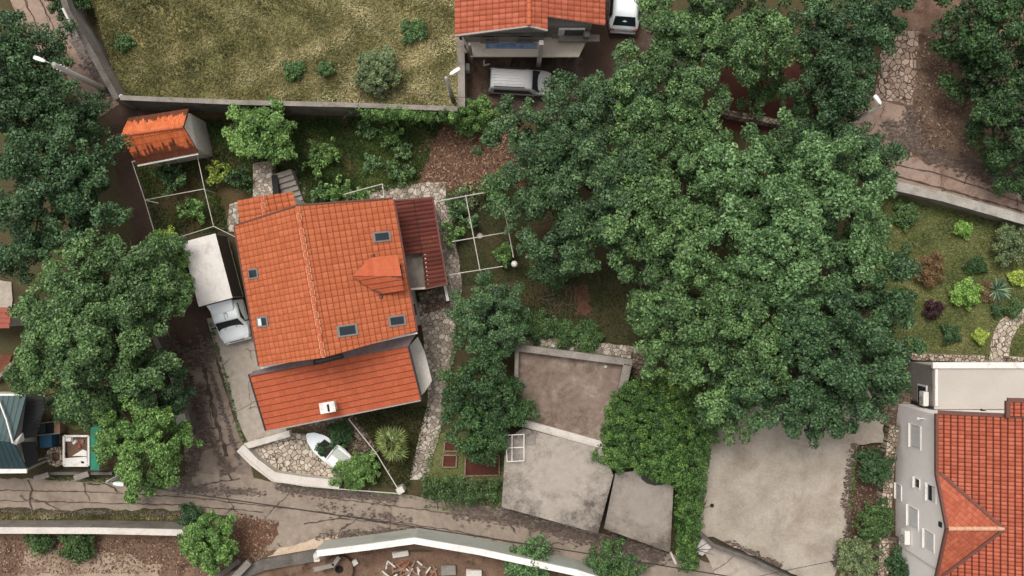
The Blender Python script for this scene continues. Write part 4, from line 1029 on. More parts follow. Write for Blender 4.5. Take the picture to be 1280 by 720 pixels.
mb.add([(*xy[0], 2.9), (*xy[1], 2.9), (*xy[2], 2.9), (*xy[3], 2.9), (r0.x, r0.y, 3.98), (r9.x, r9.y, 3.98)], [(0, 1, 5, 4), (2, 3, 4, 5), (1, 2, 5), (3, 0, 4)])
mb.build('wall', M['conc_pale'], sh)
mb = MB(); mb.bar(sS1 + Vector((.0, -.1, -.08)), sS2 + Vector((.0, -.1, -.08)), .1, .1); mb.build('gutter', M['conc_pale'], sh)

# ------------------------------------------------ upper house
up = thing('house', 'cream house with orange gable roof and blue painted strip at the top edge', 'house', P(665, 30))
a0, a1, a2, a3, a4, a5 = P(569, 44, 5.3), P(661.5, 32, 6.6), P(684, 37, 6.35), P(684.8, 21, 6.35), P(756, 31.5, 5.3), P(756, -70, 5.3)
b0, b1 = P(569, -70, 5.3), P(661.5, -80, 6.6)
tr_ = [M['tile_r'], M['fascia_g'], M['joint']]
tiled('roof', [b0, a0, a1, b1], (0, 1), tr_, up, .3, .38, .05, .035)
ez = 6.6 + (5.3 - 6.6) * (P(684, 37, 6.35).x - a1.x) / (a4.x - a1.x)
m2 = Vector((a2.x, a2.y, ez)); m3 = Vector((m2.x, b1.y, ez))
tiled('roof', [b1, a1, m2, m3], (3, 2), tr_, up, .3, .38, .05, .035)
n3 = Vector((m2.x + .002, P(684, 20.5, 6.35).y, ez))
tiled('roof', [m3 + Vector((.002, 0, 0)), n3, a4, a5], (3, 2), tr_, up, .3, .38, .05, .035)
ridge('ridge_cap', a1 + Vector((0, 0, .07)), b1 + Vector((0, 0, .07)), [M['ridge'], M['mortar']], up, r=.13, rings=False)
mb = MB(); mb.bar(a0 + Vector((0, -.03, -.05)), a1 + Vector((0, -.03, -.05)), .1, .2); mb.bar(a1 + Vector((0, -.03, -.05)), m2 + Vector((0, -.03, -.05)), .1, .2); mb.build('bargeboard', M['fascia_g'], up)
x0, x1, x2 = P(578, 0, 2).x + .0, P(676, 0, 2).x, P(733, 0, 2).x
x0, x1 = a0.x + .55, m2.x - .1
yw = a0.y - .45; yw2 = n3.y - .1
yb = P(0, 54.5, 2.6).y
def flatpoly(name, pxs, z, th, mat, par):
    a = [P(x, y, z) for x, y in pxs]; a = a if (a[1] - a[0]).cross(a[2] - a[1]).z > 0 else a[::-1]
    mb = MB(); mb.slab(a, th); return mb.build(name, mat, par)
mb = MB(); mb.box(((x0 + x1) / 2, yb + .1 + 4, 2.45), (x1 - x0, 8, 4.9)); mb.build('wall', M['grey_wall'], up)
flatpoly('balcony', [(586, 52), (676, 52), (675.5, 70.5), (588, 70.5)], 2.6, .18, M['cream'], up)
mb = MB(); c0, c1 = P(607, 57, 2.62), P(671, 57.5, 2.62); mb.bar(c0, c1, .34, .05); mb.build('painted_band', M['bluepaint'], up)
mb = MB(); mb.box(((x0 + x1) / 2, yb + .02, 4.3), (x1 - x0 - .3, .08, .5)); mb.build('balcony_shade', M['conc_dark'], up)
mb = MB(); mb.bar(P(572, 47, 3.2), P(583, 66, 3.2), .12, .1); mb.bar(P(578, 47, 3.2), P(587, 64, 3.2), .1, .1); mb.build('side_rail', M['conc'], up)
mb = MB(); mb.box((P(674.8, 0, 2.6).x, P(0, 68, 2.6).y, 2.6), (.26, .26, 5.2)); mb.build('pillar', M['conc_pale'], up)
mb = MB(); mb.box((P(589, 0, 2.6).x, P(0, 68, 2.6).y, 2.6), (.16, .16, 4.6)); mb.build('pillar', M['conc'], up)
xe = a4.x - .7
mb = MB(); mb.box(((x1 + xe) / 2, yw2 + 3.6, 2.5), (xe - x1, 7.2, 5.0)); mb.build('wall', M['grey_wall'], up)
flatpoly('terrace', [(677, 43), (738, 41), (723.5, 71), (677, 71)], 2.62, .2, M['cream'], up)
mb = MB(); mb.bar(P(690, 45.5, 2.95), P(711, 44.5, 2.95), .1, .5); mb.build('hatch_frame', M['conc'], up)
mb = MB(); mb.bar(P(700, 47, 2.66), P(712, 46, 2.66), .25, .06); mb.build('hatch', M['dark'], up)
mb = MB(); mb.box((xe - .6, yw2 - .25, 3.2), (2.4, .4, .25)); mb.box((xe - .2, yw2 - .2, 3.6), (.3, .3, .8)); mb.build('balcony_slab', M['conc'], up)
mb = MB(); mb.box((x1 + 1.6, yw2 - .05, 3.9), (1.5, .1, 1.2)); w = mb.build('window', M['frame_w'], up)
mb = MB(); mb.box((x1 + 1.75, yw2 - .09, 3.9), (1.1, .08, 1.0)); mb.build('pane', M['glass'], w)
for k in range(2):
    mb = MB(); mb.box((x0 + 1.3 + k * 2.1, yb + .06, 3.55), (1.0, .1, 1.9)); w = mb.build('door', M['wood'], up)
    mb = MB(); mb.box((x0 + 1.3 + k * 2.1, yb + .03, 3.75), (.7, .1, 1.0)); mb.build('pane', M['glass'], w)

# ------------------------------------------------ villa on the right
vl = thing('villa', 'grey walled villa with red tiled roof, cross gable and white window shutters at the right', 'house', P(1240, 620))
ex, ez_ = P(1172, 0, 5.8).x, 5.8; rx_ = ex + 7.2; rz_ = ez_ + 7.2 * .404
yn, ys = P(0, 517, 5.8).y, P(0, 800, 5.8).y; yjog = P(0, 499, 6.6).y; xj = P(1250, 0, 6.6).x
zj = ez_ + (xj - ex) * .404
trr = [M['tile_r'], M['fascia'], M['joint_r']]
# cross gable
gy0, gy1 = P(1172, 591, 5.8).y, P(1172, 722, 5.8).y; gym = P(0, 660.5, 7.0).y
gx = P(1255, 0, 7.05).x; gz = ez_ + (gx - ex) * .404
off = Vector((-.0, 0, 0))
tiled('roof', [(ex, yn, ez_), (ex, gy0, ez_), (gx, gym, gz), (rx_, gym, rz_), (rx_, yn, rz_)], (0, 1), trr, vl, .22, .35, .045, .035, lap=.08)
tiled('roof', [(ex, gy1, ez_), (ex, ys, ez_), (rx_, ys, rz_), (rx_, gym, rz_), (gx, gym, gz)], (0, 1), trr, vl, .22, .35, .045, .035, lap=.08)
tiled('roof', [(rx_, ys, rz_), (rx_ + 6, ys, rz_ - 2.4), (rx_ + 6, yn, rz_ - 2.4), (rx_, yn, rz_)], (1, 2), trr, vl, .22, .35, .045, .035, lap=.08)
Ag = Vector((ex - .02, gym, gz))
tiled('roof', [(ex - .02, gy0, ez_), tuple(Ag), (gx, gym, gz)], (0, 2), [M['tile_r'], M['fascia'], M['joint']], vl, .2, .3, .012, .01, lap=.03, vj=False)
tiled('roof', [(ex - .02, gy1, ez_), (gx, gym, gz), tuple(Ag)], (0, 1), [M['tile_r'], M['fascia'], M['joint']], vl, .2, .3, .012, .01, lap=.03, vj=False)
ridge('ridge_cap', Ag + Vector((0, 0, .06)), (gx, gym, gz + .06), [M['mortar'], M['mortar']], vl, r=.12, rings=False)
mb = MB()
for p in ((ex, gy0, ez_), (ex, gy1, ez_)): mb.bar(Vector(p) + Vector((.1, 0, .09)), (gx, gym, gz + .08), .15, .1)
mb.build('valley_gutter', M['fascia'], vl)
mb = MB(); mb.bar((ex - .07, yn, ez_), (ex - .07, gy0, ez_), .16, .2); mb.build('gutter', M['fascia'], vl); mb = MB(); mb.bar((ex - .07, gy1, ez_), (ex - .07, ys, ez_), .16, .2); mb.build('gutter', M['fascia'], vl)
mb = MB(); mb.bar((ex - .09, gy0, ez_), (ex - .09, gym, gz), .14, .2); mb.bar((ex - .09, gym, gz), (ex - .09, gy1, ez_), .14, .2); mb.build('bargeboard', M['fascia'], vl)
mb = MB(); mb.bar((ex, yn + .08, ez_ + .02), (rx_, yn + .08, rz_ + .02), .2, .2); mb.build('bargeboard', M['fascia'], vl)
# raised back corner
tiled('roof', [(xj, yn + .1, zj + .3), (rx_ + 3, yn + .1, rz_ + .3), (rx_ + 3, yjog, rz_ + .3), (xj, yjog, zj + .3)], (0, 3), trr, vl, .22, .35, .045, .035, lap=.08)
mb = MB(); mb.bar((xj, yjog + .05, zj + .3), (rx_ + 3, yjog + .05, rz_ + .3), .22, .22); mb.bar((xj, yn, zj + .3), (xj, yjog, zj + .3), .22, .22); mb.build('bargeboard', M['fascia'], vl)
wx = ex + .12
mb = MB(); mb.prism([(wx, ys), (wx + 11, ys), (wx + 11, yn - .15), (wx, yn - .15)], -.1, ez_ - .1)
mb.add([(wx, gy0, ez_ - .1), (wx, gy1, ez_ - .1), (wx, gym, gz - .12), (wx + .3, gy0, ez_ - .1), (wx + .3, gy1, ez_ - .1), (wx + .3, gym, gz - .12)], [(0, 2, 1), (3, 4, 5), (0, 3, 5, 2), (1, 2, 5, 4), (0, 1, 4, 3)])
mb.build('wall', M['plaster_grey'], vl)
def wall_pt(px, py):
    """point of the west wall plane x = wx seen at a pixel"""
    k = wx / ((px - 640) * S); z = H * (1 - k); return z, (360 - py) * S * k
def vwin(px, py, wy, hz, shutter=1, open_=False):
    z, y = wall_pt(px, py)
    mb = MB()
    for sy in (-1, 1): mb.box((wx - .01, y + sy * wy / 2, z), (.06, .06, hz + .06))
    for sz in (-1, 1): mb.box((wx - .01, y, z + sz * hz / 2), (.06, wy - .06, .06))
    w = mb.build('window', M['plaster_grey'], vl)
    mb = MB(); mb.box((wx - .006, y, z), (.05, wy - .1, hz - .1)); mb.build('pane', M['glass'], w)
    if shutter:
        hh = hz * .96 if not open_ else hz * .45
        mb = MB(); mb.box((wx - .02, y, z + hz / 2 - hh / 2), (.05, wy - .12, hh - .06)); mb.build('shutter', M['shutter_g'], w)
    mb = MB(); mb.box((wx - .09, y, z - hz / 2 - .07), (.12, wy + .1, .05)); mb.build('sill', M['white'], w)
vwin(1145, 546, 1.35, 1.3)
vwin(1147, 604, .55, .6, 0)
vwin(1165, 617, .95, 1.0, 1, True)
vwin(1142, 647, 1.2, 1.3)
vwin(1162, 676, 1.05, 1.15)
vwin(1124, 615, .9, .7)
vwin(1122, 683, .7, .6)
z, y = wall_pt(1176, 655.5); mb = MB(); mb.box((wx - .02, y, z), (.1, .28, .3)); mb.build('wall_vent', M['black'], vl)
z, y = wall_pt(1155, 523); mb = MB(); mb.tube((wx, y, z), (wx - .35, y, z + .1), .04); mb.ball((wx - .4, y, z + .1), .09); mb.build('wall_lamp', M['lamp'], vl)
z, y = wall_pt(1150, 698); mb = MB(); mb.tube((wx - .04, y, .2), (wx - .04, y, 5.5), .04); mb.build('downpipe', M['conc_pale'], vl)
# terrace wing
tx, tz = P(1168, 0, 3.3).x, 3.3; ty0, ty1 = P(0, 457, 3.3).y, yn - .1
mb = MB(); mb.prism([(tx, ty1), (tx + 14, ty1), (tx + 14, ty0), (tx, ty0)], -.1, tz); mb.build('terrace', [M['terrace']], vl)
mb = MB(); mb.box((tx + .0 - .02, (ty0 + ty1) / 2 + .0, 1.6), (.04, ty0 - ty1 - .1, 3.1)); mb.build('wall', M['grey_wall'], vl)
mb = MB(); mb.box((tx + 7, ty0 + .02, tz + .02), (14.3, .36, .24)); mb.box((tx + .09, (ty0 + ty1) / 2, tz + .02), (.16, ty0 - ty1 - .42, .14)); mb.build('terrace_parapet', M['white'], vl, bevel=.02)
yy = P(0, 495, 2.0).y
mb = MB(); mb.box((tx - .05, yy + .05, 1.9), (.1, 1.25, 1.2)); w = mb.build('window', M['frame_w'], vl)
mb = MB(); mb.box((tx - .08, yy + .05, 1.9), (.08, 1.05, 1.0)); mb.build('pane', M['glass'], w)
mb = MB(); mb.bar((tx - .05, ty1 + .1, .4), (tx - .05, ty1 + .1, 3.2), .14, .14); mb.build('corner_pipe', M['black'], vl)
mb = MB(); mb.path([P(1226, 512, 3.6), P(1238, 517, 3.6), P(1250, 518, 3.6)], .07); mb.build('vent_pipe', M['black'], vl)
def ac_unit(label, x, y, z):
    o = thing('air_conditioner', label, 'air conditioner', (x, y, z), 'air conditioners on the villa walls')
    mb = MB(); mb.box((x - .2, y, z + .3), (.32, .85, .58)); mb.build('casing', M['white'], o, bevel=.03)
    mb = MB(); mb.ring((0, 0), .2, .24, 0, .02, 20); mb.v = [(x - .365 - v[2], y - .12 + v[0], z + .3 + v[1]) for v in mb.v]
    for k in range(4): mb.bar((x - .37, y - .12 + .22 * math.cos(k * .785), z + .3 + .22 * math.sin(k * .785)), (x - .37, y - .12 - .22 * math.cos(k * .785), z + .3 - .22 * math.sin(k * .785)), .012, .012)
    mb.build('fan_grille', M['steel'], o)
    for s in (-1, 1): mb = MB(); mb.bar((x, y + s * .3, z), (x - .36, y + s * .3, z), .04, .04); mb.build('bracket', M['steel'], o)
ac_unit('white air conditioner on the darker wing wall under the cream terrace', tx - .04, P(0, 499, 2.8).y, 2.2)
z, y = wall_pt(1136, 671); ac_unit('white air conditioner low on the long pale grey villa wall', wx, y, z - .3)

# ------------------------------------------------ flat garage roofs by the road
def flat_roof(label, pxs, z, mat, wallmat, edge=.12):
    pts = [P(x, y, z) for x, y in pxs]; c = sum(pts, Vector()) / len(pts)
    o = thing('garage', label, 'garage', (c.x, c.y, 0)); mb = MB(); mb.slab(pts if (pts[1] - pts[0]).cross(pts[2] - pts[1]).z > 0 else pts[::-1], .18); mb.build('roof', mat, o, bevel=.02)
    mb = MB(); q = [c.lerp(p, .93) for p in pts]; mb.prism([(p.x, p.y) for p in q], -.1, z - .185); mb.build('wall', wallmat, o)
    return o
g1 = flat_roof('garage with blotched brown roof terrace framed by a pale parapet', [(645, 436), (645, 520), (756, 556), (782, 470), (786, 452)], 1.6, M['basin'], M['conc'])
mb = MB()
for a, b, w in (((645, 434), (790, 453), .42), ((646, 438), (645, 496), .24), ((784, 455), (777, 486), .5)): mb.bar(P(*a, 1.95), P(*b, 1.95), w, .6)
mb.build('parapet', M['conc'], g1, bevel=.02)
mb = MB(); mb.bar(P(652, 528, 1.72), P(756, 557, 1.72), .45, .3); mb.build('kerb', M['conc_pale'], g1, bevel=.02)
g2 = flat_roof('garage with large grey stained concrete roof beside the road', [(632, 550), (654, 535), (752, 561), (767, 594), (747.5, 667), (627, 634)], 2.3, M['roof_a'], M['conc_dark'])
g3 = flat_roof('smaller garage with cracked grey roof next to the ivy', [(769, 592), (800, 588), (842, 608), (838, 691), (755, 661)], 2.0, M['roof_b'], M['conc_dark'])

# ------------------------------------------------ green roofed house lower left
gr = thing('house', 'low house with teal sheet roof at the left edge', 'house', P(0, 540))
ra, rb_ = P(-60, 545, 4.6), P(17, 553, 4.4)
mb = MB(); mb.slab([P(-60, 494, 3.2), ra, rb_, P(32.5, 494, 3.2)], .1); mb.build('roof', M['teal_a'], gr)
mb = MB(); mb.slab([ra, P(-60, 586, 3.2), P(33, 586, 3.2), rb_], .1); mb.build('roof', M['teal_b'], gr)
mb = MB()
for k in range(14):
    t = k / 13; a = P(-60, 494, 3.24).lerp(P(32.5, 494, 3.24), t); b = ra.lerp(rb_, t) + Vector((0, 0, .03)); mb.bar(a, b, .018, .012); c = P(-60, 586, 3.24).lerp(P(33, 586, 3.24), t); mb.bar(b, c, .018, .012)
mb.build('seam', M['teal_b'], gr)
mb = MB(); mb.bar(P(-60, 589, 3.1), P(34, 588, 3.1), .3, .12); mb.build('gutter', M['white'], gr); mb = MB(); mb.bar(P(-60, 493, 3.2), P(32, 493.5, 3.2), .12, .1); mb.build('gutter', M['white'], gr)
mb = MB(); mb.path([P(-2, 499, 3.6), P(8, 525, 4.2), P(16, 554, 4.6)], .05); mb.build('roof_cable', M['white'], gr)
mb = MB(); mb.prism([(P(-60, 497, 3).x, P(0, 497, 3).y), (P(13, 0, 3).x, P(0, 497, 3).y), (P(13, 0, 3).x, P(0, 584, 3).y), (P(-60, 0, 3).x, P(0, 584, 3).y)], -.1, 3.05); mb.build('wall', M['plaster'], gr)
mb = MB(); mb.add([P(15, 554, 4.5), P(28, 541, 3.9), P(30, 551, 3.6), P(20, 556, 4.4)], [(3, 2, 1, 0)]); mb.v += [(v[0], v[1], v[2] - .08) for v in mb.v[:4]]; mb.f += [[4, 5, 6, 7], [0, 1, 5, 4], [1, 2, 6, 5], [2, 3, 7, 6], [3, 0, 4, 7]]; mb.mi += [0] * 5; mb.build('ridge_end', M['white'], gr)
mb = MB(); mb.slab([P(33, 495, 2.5), P(26, 549, 2.7), P(44, 546, 2.2), P(56, 512, 2.2), P(55, 496, 2.2)], .08)
for k in range(9): mb.bar(P(33 - k * .6, 500 + k * 5, 2.62), P(56 - k * .9, 500 + k * 4.6, 2.28), .04, .05)
mb.build('lean_to_roof', M['charcoal'], gr)
mb = MB(); mb.slab([P(26, 553, 2.4), P(33, 587, 2.4), P(48, 575, 1.9), P(44, 552, 1.9)], .08); mb.build('lean_to_roof', M['black'], gr)
for (x, y, z) in ((55, 495, 2.2), (48, 575, 1.9), (54, 512, 2.1)): mb = MB(); p = P(x, y, z); mb.tube(p, (p.x, p.y, 0), .055); mb.build('post', M['steel'], gr)
# small red roof at the left edge
rd = thing('hut', 'hut with flat brick red roof boards at the left edge behind the tree', 'hut', P(-10, 397))
for k in range(4):
    pass
mb = MB()
for k in range(4): mb.bar(P(-40, 388 + k * 6.5, 2.5 - k * .04), P(15 - k, 387.5 + k * 6.5, 2.5 - k * .04), .3, .05)
mb.build('roof', plain('brick_red_boards', lin(150, 80, 64), .8), rd)
mb = MB(); a = P(-40, 389, 2.3); b = P(13, 408, 2.3); mb.prism([(a.x, b.y), (b.x, b.y), (b.x, a.y), (a.x, a.y)], -.1, 2.3); mb.build('wall', M['plaster'], rd)
patch('path', [(-40, 340), (16, 352), (14, 386), (-40, 386)], M['pad'], .03, .1, seed=71)
patch('soil', [(-40, 440), (14, 444), (10, 466), (-40, 470)], M['redsoil'], .03, .1, seed=72)
wall('curved_wall', 'short grey curved garden wall at the left edge above the teal roof', [(-10, 478), (4, 466), (14, 454)], .6, .2, M['conc'])
# ================================================================== trees
B = M['bark']
# central wood
GW = 'big trees of the central wood'
tree('broadleaf_tree', 'dark bluish green tree at the left of the central wood, over the silver van', [(652, 162, 38, 5.0), (715, 145, 46, 6), (690, 205, 56, 6.2), (735, 185, 55, 6.8), (665, 255, 42, 5.0), (700, 290, 48, 5.2), (755, 250, 55, 6.4), (742, 116, 36, 5.2), (775, 130, 45, 6.2), (695, 330, 26, 3.6)], M['lf_blue'], B, 0.42, 98, 0.160, .98, GW)
tree('broadleaf_tree', 'mid green tree at the top of the central wood next to the white car', [(840, 35, 48, 6), (890, 15, 50, 6.4), (855, 85, 50, 6.6), (900, 65, 42, 6.4), (820, 130, 52, 6.6), (870, 150, 45, 6.2), (940, 30, 45, 6), (985, 25, 45, 5.8), (820, 75, 35, 5.8), (960, 62, 26, 5), (850, 200, 50, 6)], M['lf_mid'], B, 0.44, 98, 0.168, .98, GW)
tree('broadleaf_tree', 'broad light green tree on the right half of the central wood', [(930, 225, 58, 7), (985, 205, 50, 7), (1040, 225, 52, 6.8), (905, 285, 52, 7), (965, 275, 58, 7.8), (1030, 280, 55, 7.4), (1075, 255, 40, 6), (890, 220, 32, 6), (985, 335, 55, 7.4), (1060, 320, 40, 6.4), (940, 330, 45, 7.2)], M['lf_light'], B, 0.46, 102, 0.185, .98, GW, up=.5)
tree('broadleaf_tree', 'deep green tree at the lower right of the central wood over the courtyard', [(1085, 365, 48, 6), (1105, 425, 42, 5.6), (1050, 400, 55, 6.8), (1075, 470, 50, 6), (1020, 455, 55, 6.8), (975, 490, 50, 6), (1040, 500, 38, 5), (930, 500, 40, 5.4), (1000, 395, 52, 7), (1010, 508, 30, 4.8)], M['lf_deep'], B, 0.44, 102, 0.176, .98, GW)
tree('broadleaf_tree', 'green tree in the middle of the central wood above the brown lawn', [(800, 270, 52, 6.6), (845, 325, 55, 7), (800, 335, 42, 6), (860, 400, 52, 6.8), (915, 405, 52, 6.8), (900, 460, 46, 6), (850, 450, 38, 5.2), (825, 385, 34, 5.4), (945, 450, 46, 6.4), (905, 515, 30, 4.6), (940, 385, 48, 7), (845, 270, 50, 6.8), (800, 215, 46, 6)], M['lf_mid'], B, 0.44, 102, 0.168, .98, GW)
tree('broadleaf_tree', 'dark olive tree beside the upper right road with feathery edge', [(1075, 205, 36, 4.6), (1100, 200, 22, 4), (1040, 185, 30, 4.4), (1000, 185, 28, 4)], M['lf_deep'], B, 0.38, 98, 0.151, 1.1, GW)
tree('broadleaf_tree', 'dark green tree at the top right beside the stone track', [(1040, 100, 48, 5.6), (1066, 60, 40, 6), (1096, 14, 44, 6), (1040, 35, 45, 5.8), (1062, 122, 32, 4.8), (1010, 110, 32, 4.6), (1030, 150, 26, 3.6), (1140, -14, 30, 5)], M['lf_deep'], B, 0.44, 98, 0.160, .98, GW)
tree('broadleaf_tree', 'shadowy tree in the top right corner of the photo', [(1240, 20, 46, 6), (1275, 60, 48, 6), (1245, 110, 38, 5), (1278, 140, 44, 5.5), (1262, 185, 34, 4), (1225, 55, 30, 5), (1205, 15, 26, 4.6), (1212, 100, 30, 3.2), (1226, 150, 30, 2.8), (1248, 205, 26, 2.4), (1195, 55, 26, 3), (1280, 215, 26, 2.6)], M['lf_dark'], B, 0.42, 98, 0.160, .95)
tree('young_tree', 'small yellow green tree over red soil at the upper right', [(950, 100, 22, 2.6), (972, 105, 16, 2.4), (945, 128, 14, 1.8)], M['lf_light'], B, .28, 70, .13, 1.0, None)
# left
tree('broadleaf_tree', 'large dark green tree filling the upper left edge', [(22, 85, 42, 5.2), (70, 140, 48, 4.2), (22, 160, 50, 6.6), (85, 200, 50, 6.4), (35, 240, 54, 7.4), (95, 260, 46, 6.6), (42, 302, 38, 5.6), (100, 278, 26, 4.6), (8, 325, 28, 4.6), (14, 45, 26, 4.6), (62, 70, 26, 3.6), (105, 150, 24, 3), (120, 230, 28, 5.4), (-10, 100, 60, 7)], M['lf_deep'], B, 0.46, 102, 0.168, 1.25)
tree('broadleaf_tree', 'big mid green tree left of the white box truck', [(115, 350, 48, 6.6), (170, 335, 44, 6.4), (85, 395, 50, 6.4), (140, 400, 55, 7.2), (195, 370, 38, 5.6), (60, 435, 46, 5.6), (115, 450, 54, 6.8), (165, 440, 44, 6), (55, 470, 32, 4.6), (110, 490, 34, 4.6), (205, 330, 26, 4.6), (165, 380, 40, 6.8)], M['lf_mid'], B, 0.44, 107, 0.168, 1.1)
tree('broadleaf_tree', 'bright green tree over the road beside the green tarpaulin', [(170, 535, 38, 4.4), (195, 565, 38, 4.4), (152, 566, 28, 3.2), (196, 592, 22, 3.0), (215, 545, 20, 3.2), (174, 604, 16, 1.5)], M['lf_bright'], B, 0.35, 93, 0.151, 1.1)
tree('broadleaf_tree', 'dim green tree between the bench and the dirt lane', [(185, 480, 36, 4), (150, 500, 22, 3), (210, 500, 22, 3.2), (205, 465, 22, 3.6), (160, 470, 26, 4)], M['lf_blue'], B, 0.38, 88, 0.151, 1.0)
tree('vine_tree', 'fresh green climbing tree hanging beside the white truck box', [(205, 315, 22, 3.4), (222, 345, 20, 3.0), (215, 370, 16, 2.6), (222, 318, 12, 2.6)], M['lf_bright'], B, .35, 80, .16, 1.1)
tree('broadleaf_tree', 'compact fresh green tree below the field wall', [(324, 162, 26, 3.2), (303, 158, 19, 2.8), (345, 155, 20, 3), (328, 180, 20, 2.8), (306, 175, 17, 2.6), (345, 176, 19, 2.6)], M['lf_bright'], B, .35, 95, .16, 1.25)
tree('broadleaf_tree', 'round bluish green tree on the lawn right of the large house', [(610, 390, 34, 4), (585, 405, 24, 3.4), (630, 380, 26, 3.6), (625, 415, 24, 3.2), (600, 370, 22, 3.4), (600, 425, 22, 3), (640, 400, 18, 3)], M['lf_blue'], B, 0.34, 98, 0.143, 1.15)
tree('conifer_tree', 'very dark tree left of the concrete garages', [(600, 490, 34, 4.2), (630, 500, 26, 3.6), (580, 480, 22, 3.4), (595, 530, 30, 3.6), (620, 535, 24, 3), (580, 515, 20, 3), (610, 462, 24, 3.6), (645, 515, 16, 2.6), (600, 555, 18, 2.4)], M['lf_dark'], B, .38, 100, .15, 1.1)
tree('round_tree', 'dense round bright green bush tree beside the lower left wall', [(262, 676, 27, 2.2), (247, 666, 16, 2), (278, 668, 16, 2), (276, 688, 15, 1.9), (248, 690, 15, 1.9), (262, 658, 14, 2), (262, 695, 13, 1.8)], M['lf_bright'], B, .28, 100, .14, 1.5, cat='tree')
# ================================================================== shrubs
def sh_(label, px, py, r, h, mat, **k): return shrub(k.pop('name', 'shrub'), label, px, py, r, h, M[mat], bark=B, **k)
sh_('grey green olive bush standing in the dry field', 472, 90, 36, 1.9, 'lf_olive', z0=1.0, sy=.75, leaf=.13, dens=1.3, per=75)
sh_('flat dark green bush in the dry field near the upper house', 516, 38, 20, .5, 'lf_mid', z0=1.0, csize=.16, dens=.5, per=30)
sh_('small low green tuft of bush, right one of two in the dry field', 408, 86, 9, .7, 'lf_mid', z0=1.0, csize=.14)
sh_('faint low bush, left one of two in the lower dry field', 367, 87, 13, .5, 'lf_mid', z0=1.0, csize=.14, dens=.5, per=30)
sh_('dark little bush near the left end of the dry field', 156, 54, 11, .4, 'lf_mid', z0=1.0, csize=.14, dens=.5, per=30)
sh_('dark foliage at the top left behind the slanting wall', 85, -5, 36, 2.2, 'lf_dark')
sh_('fresh green hedge bush at the corner of wall and driveway', 592, 144, 34, 2.6, 'lf_bright', sy=.7, dens=1.2)
sh_('bush with wide oval outline under the lower left wall', 97, 681, 27, 1.4, 'hedge', sy=.8, dens=1.4, name='bush')
sh_('small bush left of the oval bush under the lower left wall', 50, 675, 17, 1.0, 'hedge', sy=.7, dens=1.3, name='bush')
sh_('dark low bush touching the round tree beside the road', 240, 648, 16, .9, 'lf_deep', csize=.22)
sh_('light green bush cut by the bottom edge left of the other', 660, 706, 38, 2.4, 'lf_light', dens=1.2)
sh_('light green bush cut by the bottom edge beside the ivy column', 765, 714, 42, 2.2, 'lf_mid', dens=1.2)
G4 = 'bushes along the villa wall'
sh_('dark green bush nearest the tree along the villa wall', 1094, 584, 27, 1.8, 'lf_deep', group=G4, dens=1.2)
sh_('rich green bush in the middle of the villa bushes', 1093, 648, 30, 1.9, 'hedge', group=G4, dens=1.3)
sh_('olive bush at the lower corner of the courtyard', 1068, 700, 36, 2.1, 'lf_olive', group=G4, dens=1.2)
sh_('dark bush against the lower villa wall by the steps', 1128, 708, 24, 2.2, 'lf_deep', group=G4, dens=1.2)
G5 = 'ornamental plants on the right lawn'
sh_('reddish bronze shrub on the right lawn', 1162, 336, 22, 1.3, 'lf_red', group=G5, dens=1.2, csize=.22, leaf=.1)
sh_('bright lime green rounded shrub on the right lawn', 1207, 366, 19, 1.2, 'lf_lime', group=G5, dens=1.4, csize=.22, leaf=.12)
sh_('grey flowering shrub cut by the right edge', 1262, 304, 30, 1.7, 'lf_olive', group=G5, dens=1.2)
sh_('yellow green ball shrub near the right edge', 1271, 347, 9, .7, 'lf_yellow', group=G5, csize=.16, leaf=.09, dens=1.3)
sh_('dark purple shrub on the right lawn', 1165, 386, 11, .8, 'lf_purple', group=G5, csize=.17, leaf=.09, dens=1.3)
sh_('dark green flat shrub above the lime shrub', 1219, 332, 14, .5, 'lf_dark', group=G5, csize=.18, sy=.6, leaf=.09)
sh_('small deep green ball shrub low on the right lawn', 1187, 418, 11, .8, 'lf_deep', group=G5, csize=.17, leaf=.09, dens=1.3)
sh_('little yellow green shrub right of the deep green ball', 1224, 420, 9, .6, 'lf_yellow', group=G5, csize=.15, leaf=.09, dens=1.2)
sh_('green ball shrub touching the curved stone path', 1266, 386, 10, .8, 'lf_mid', group=G5, csize=.17, leaf=.09, dens=1.3)
sh_('tiny dark shrub left of the ball by the curved path', 1245, 388, 7, .5, 'lf_deep', group=G5, csize=.14, leaf=.08)
sh_('sprawling pale shrub below the upper right wall', 1204, 287, 11, .8, 'lf_lime', group=G5, csize=.15, leaf=.1, dens=.8)
sh_('loose green shrub at the upper left of the right lawn', 1132, 268, 16, .9, 'lf_mid', group=G5, csize=.2, leaf=.1, dens=.7)
sh_('grey brown dry shrub between the lime shrub and the spiky plant', 1233, 365, 11, .6, 'lf_red', group=G5, csize=.16, leaf=.08, dens=.8)
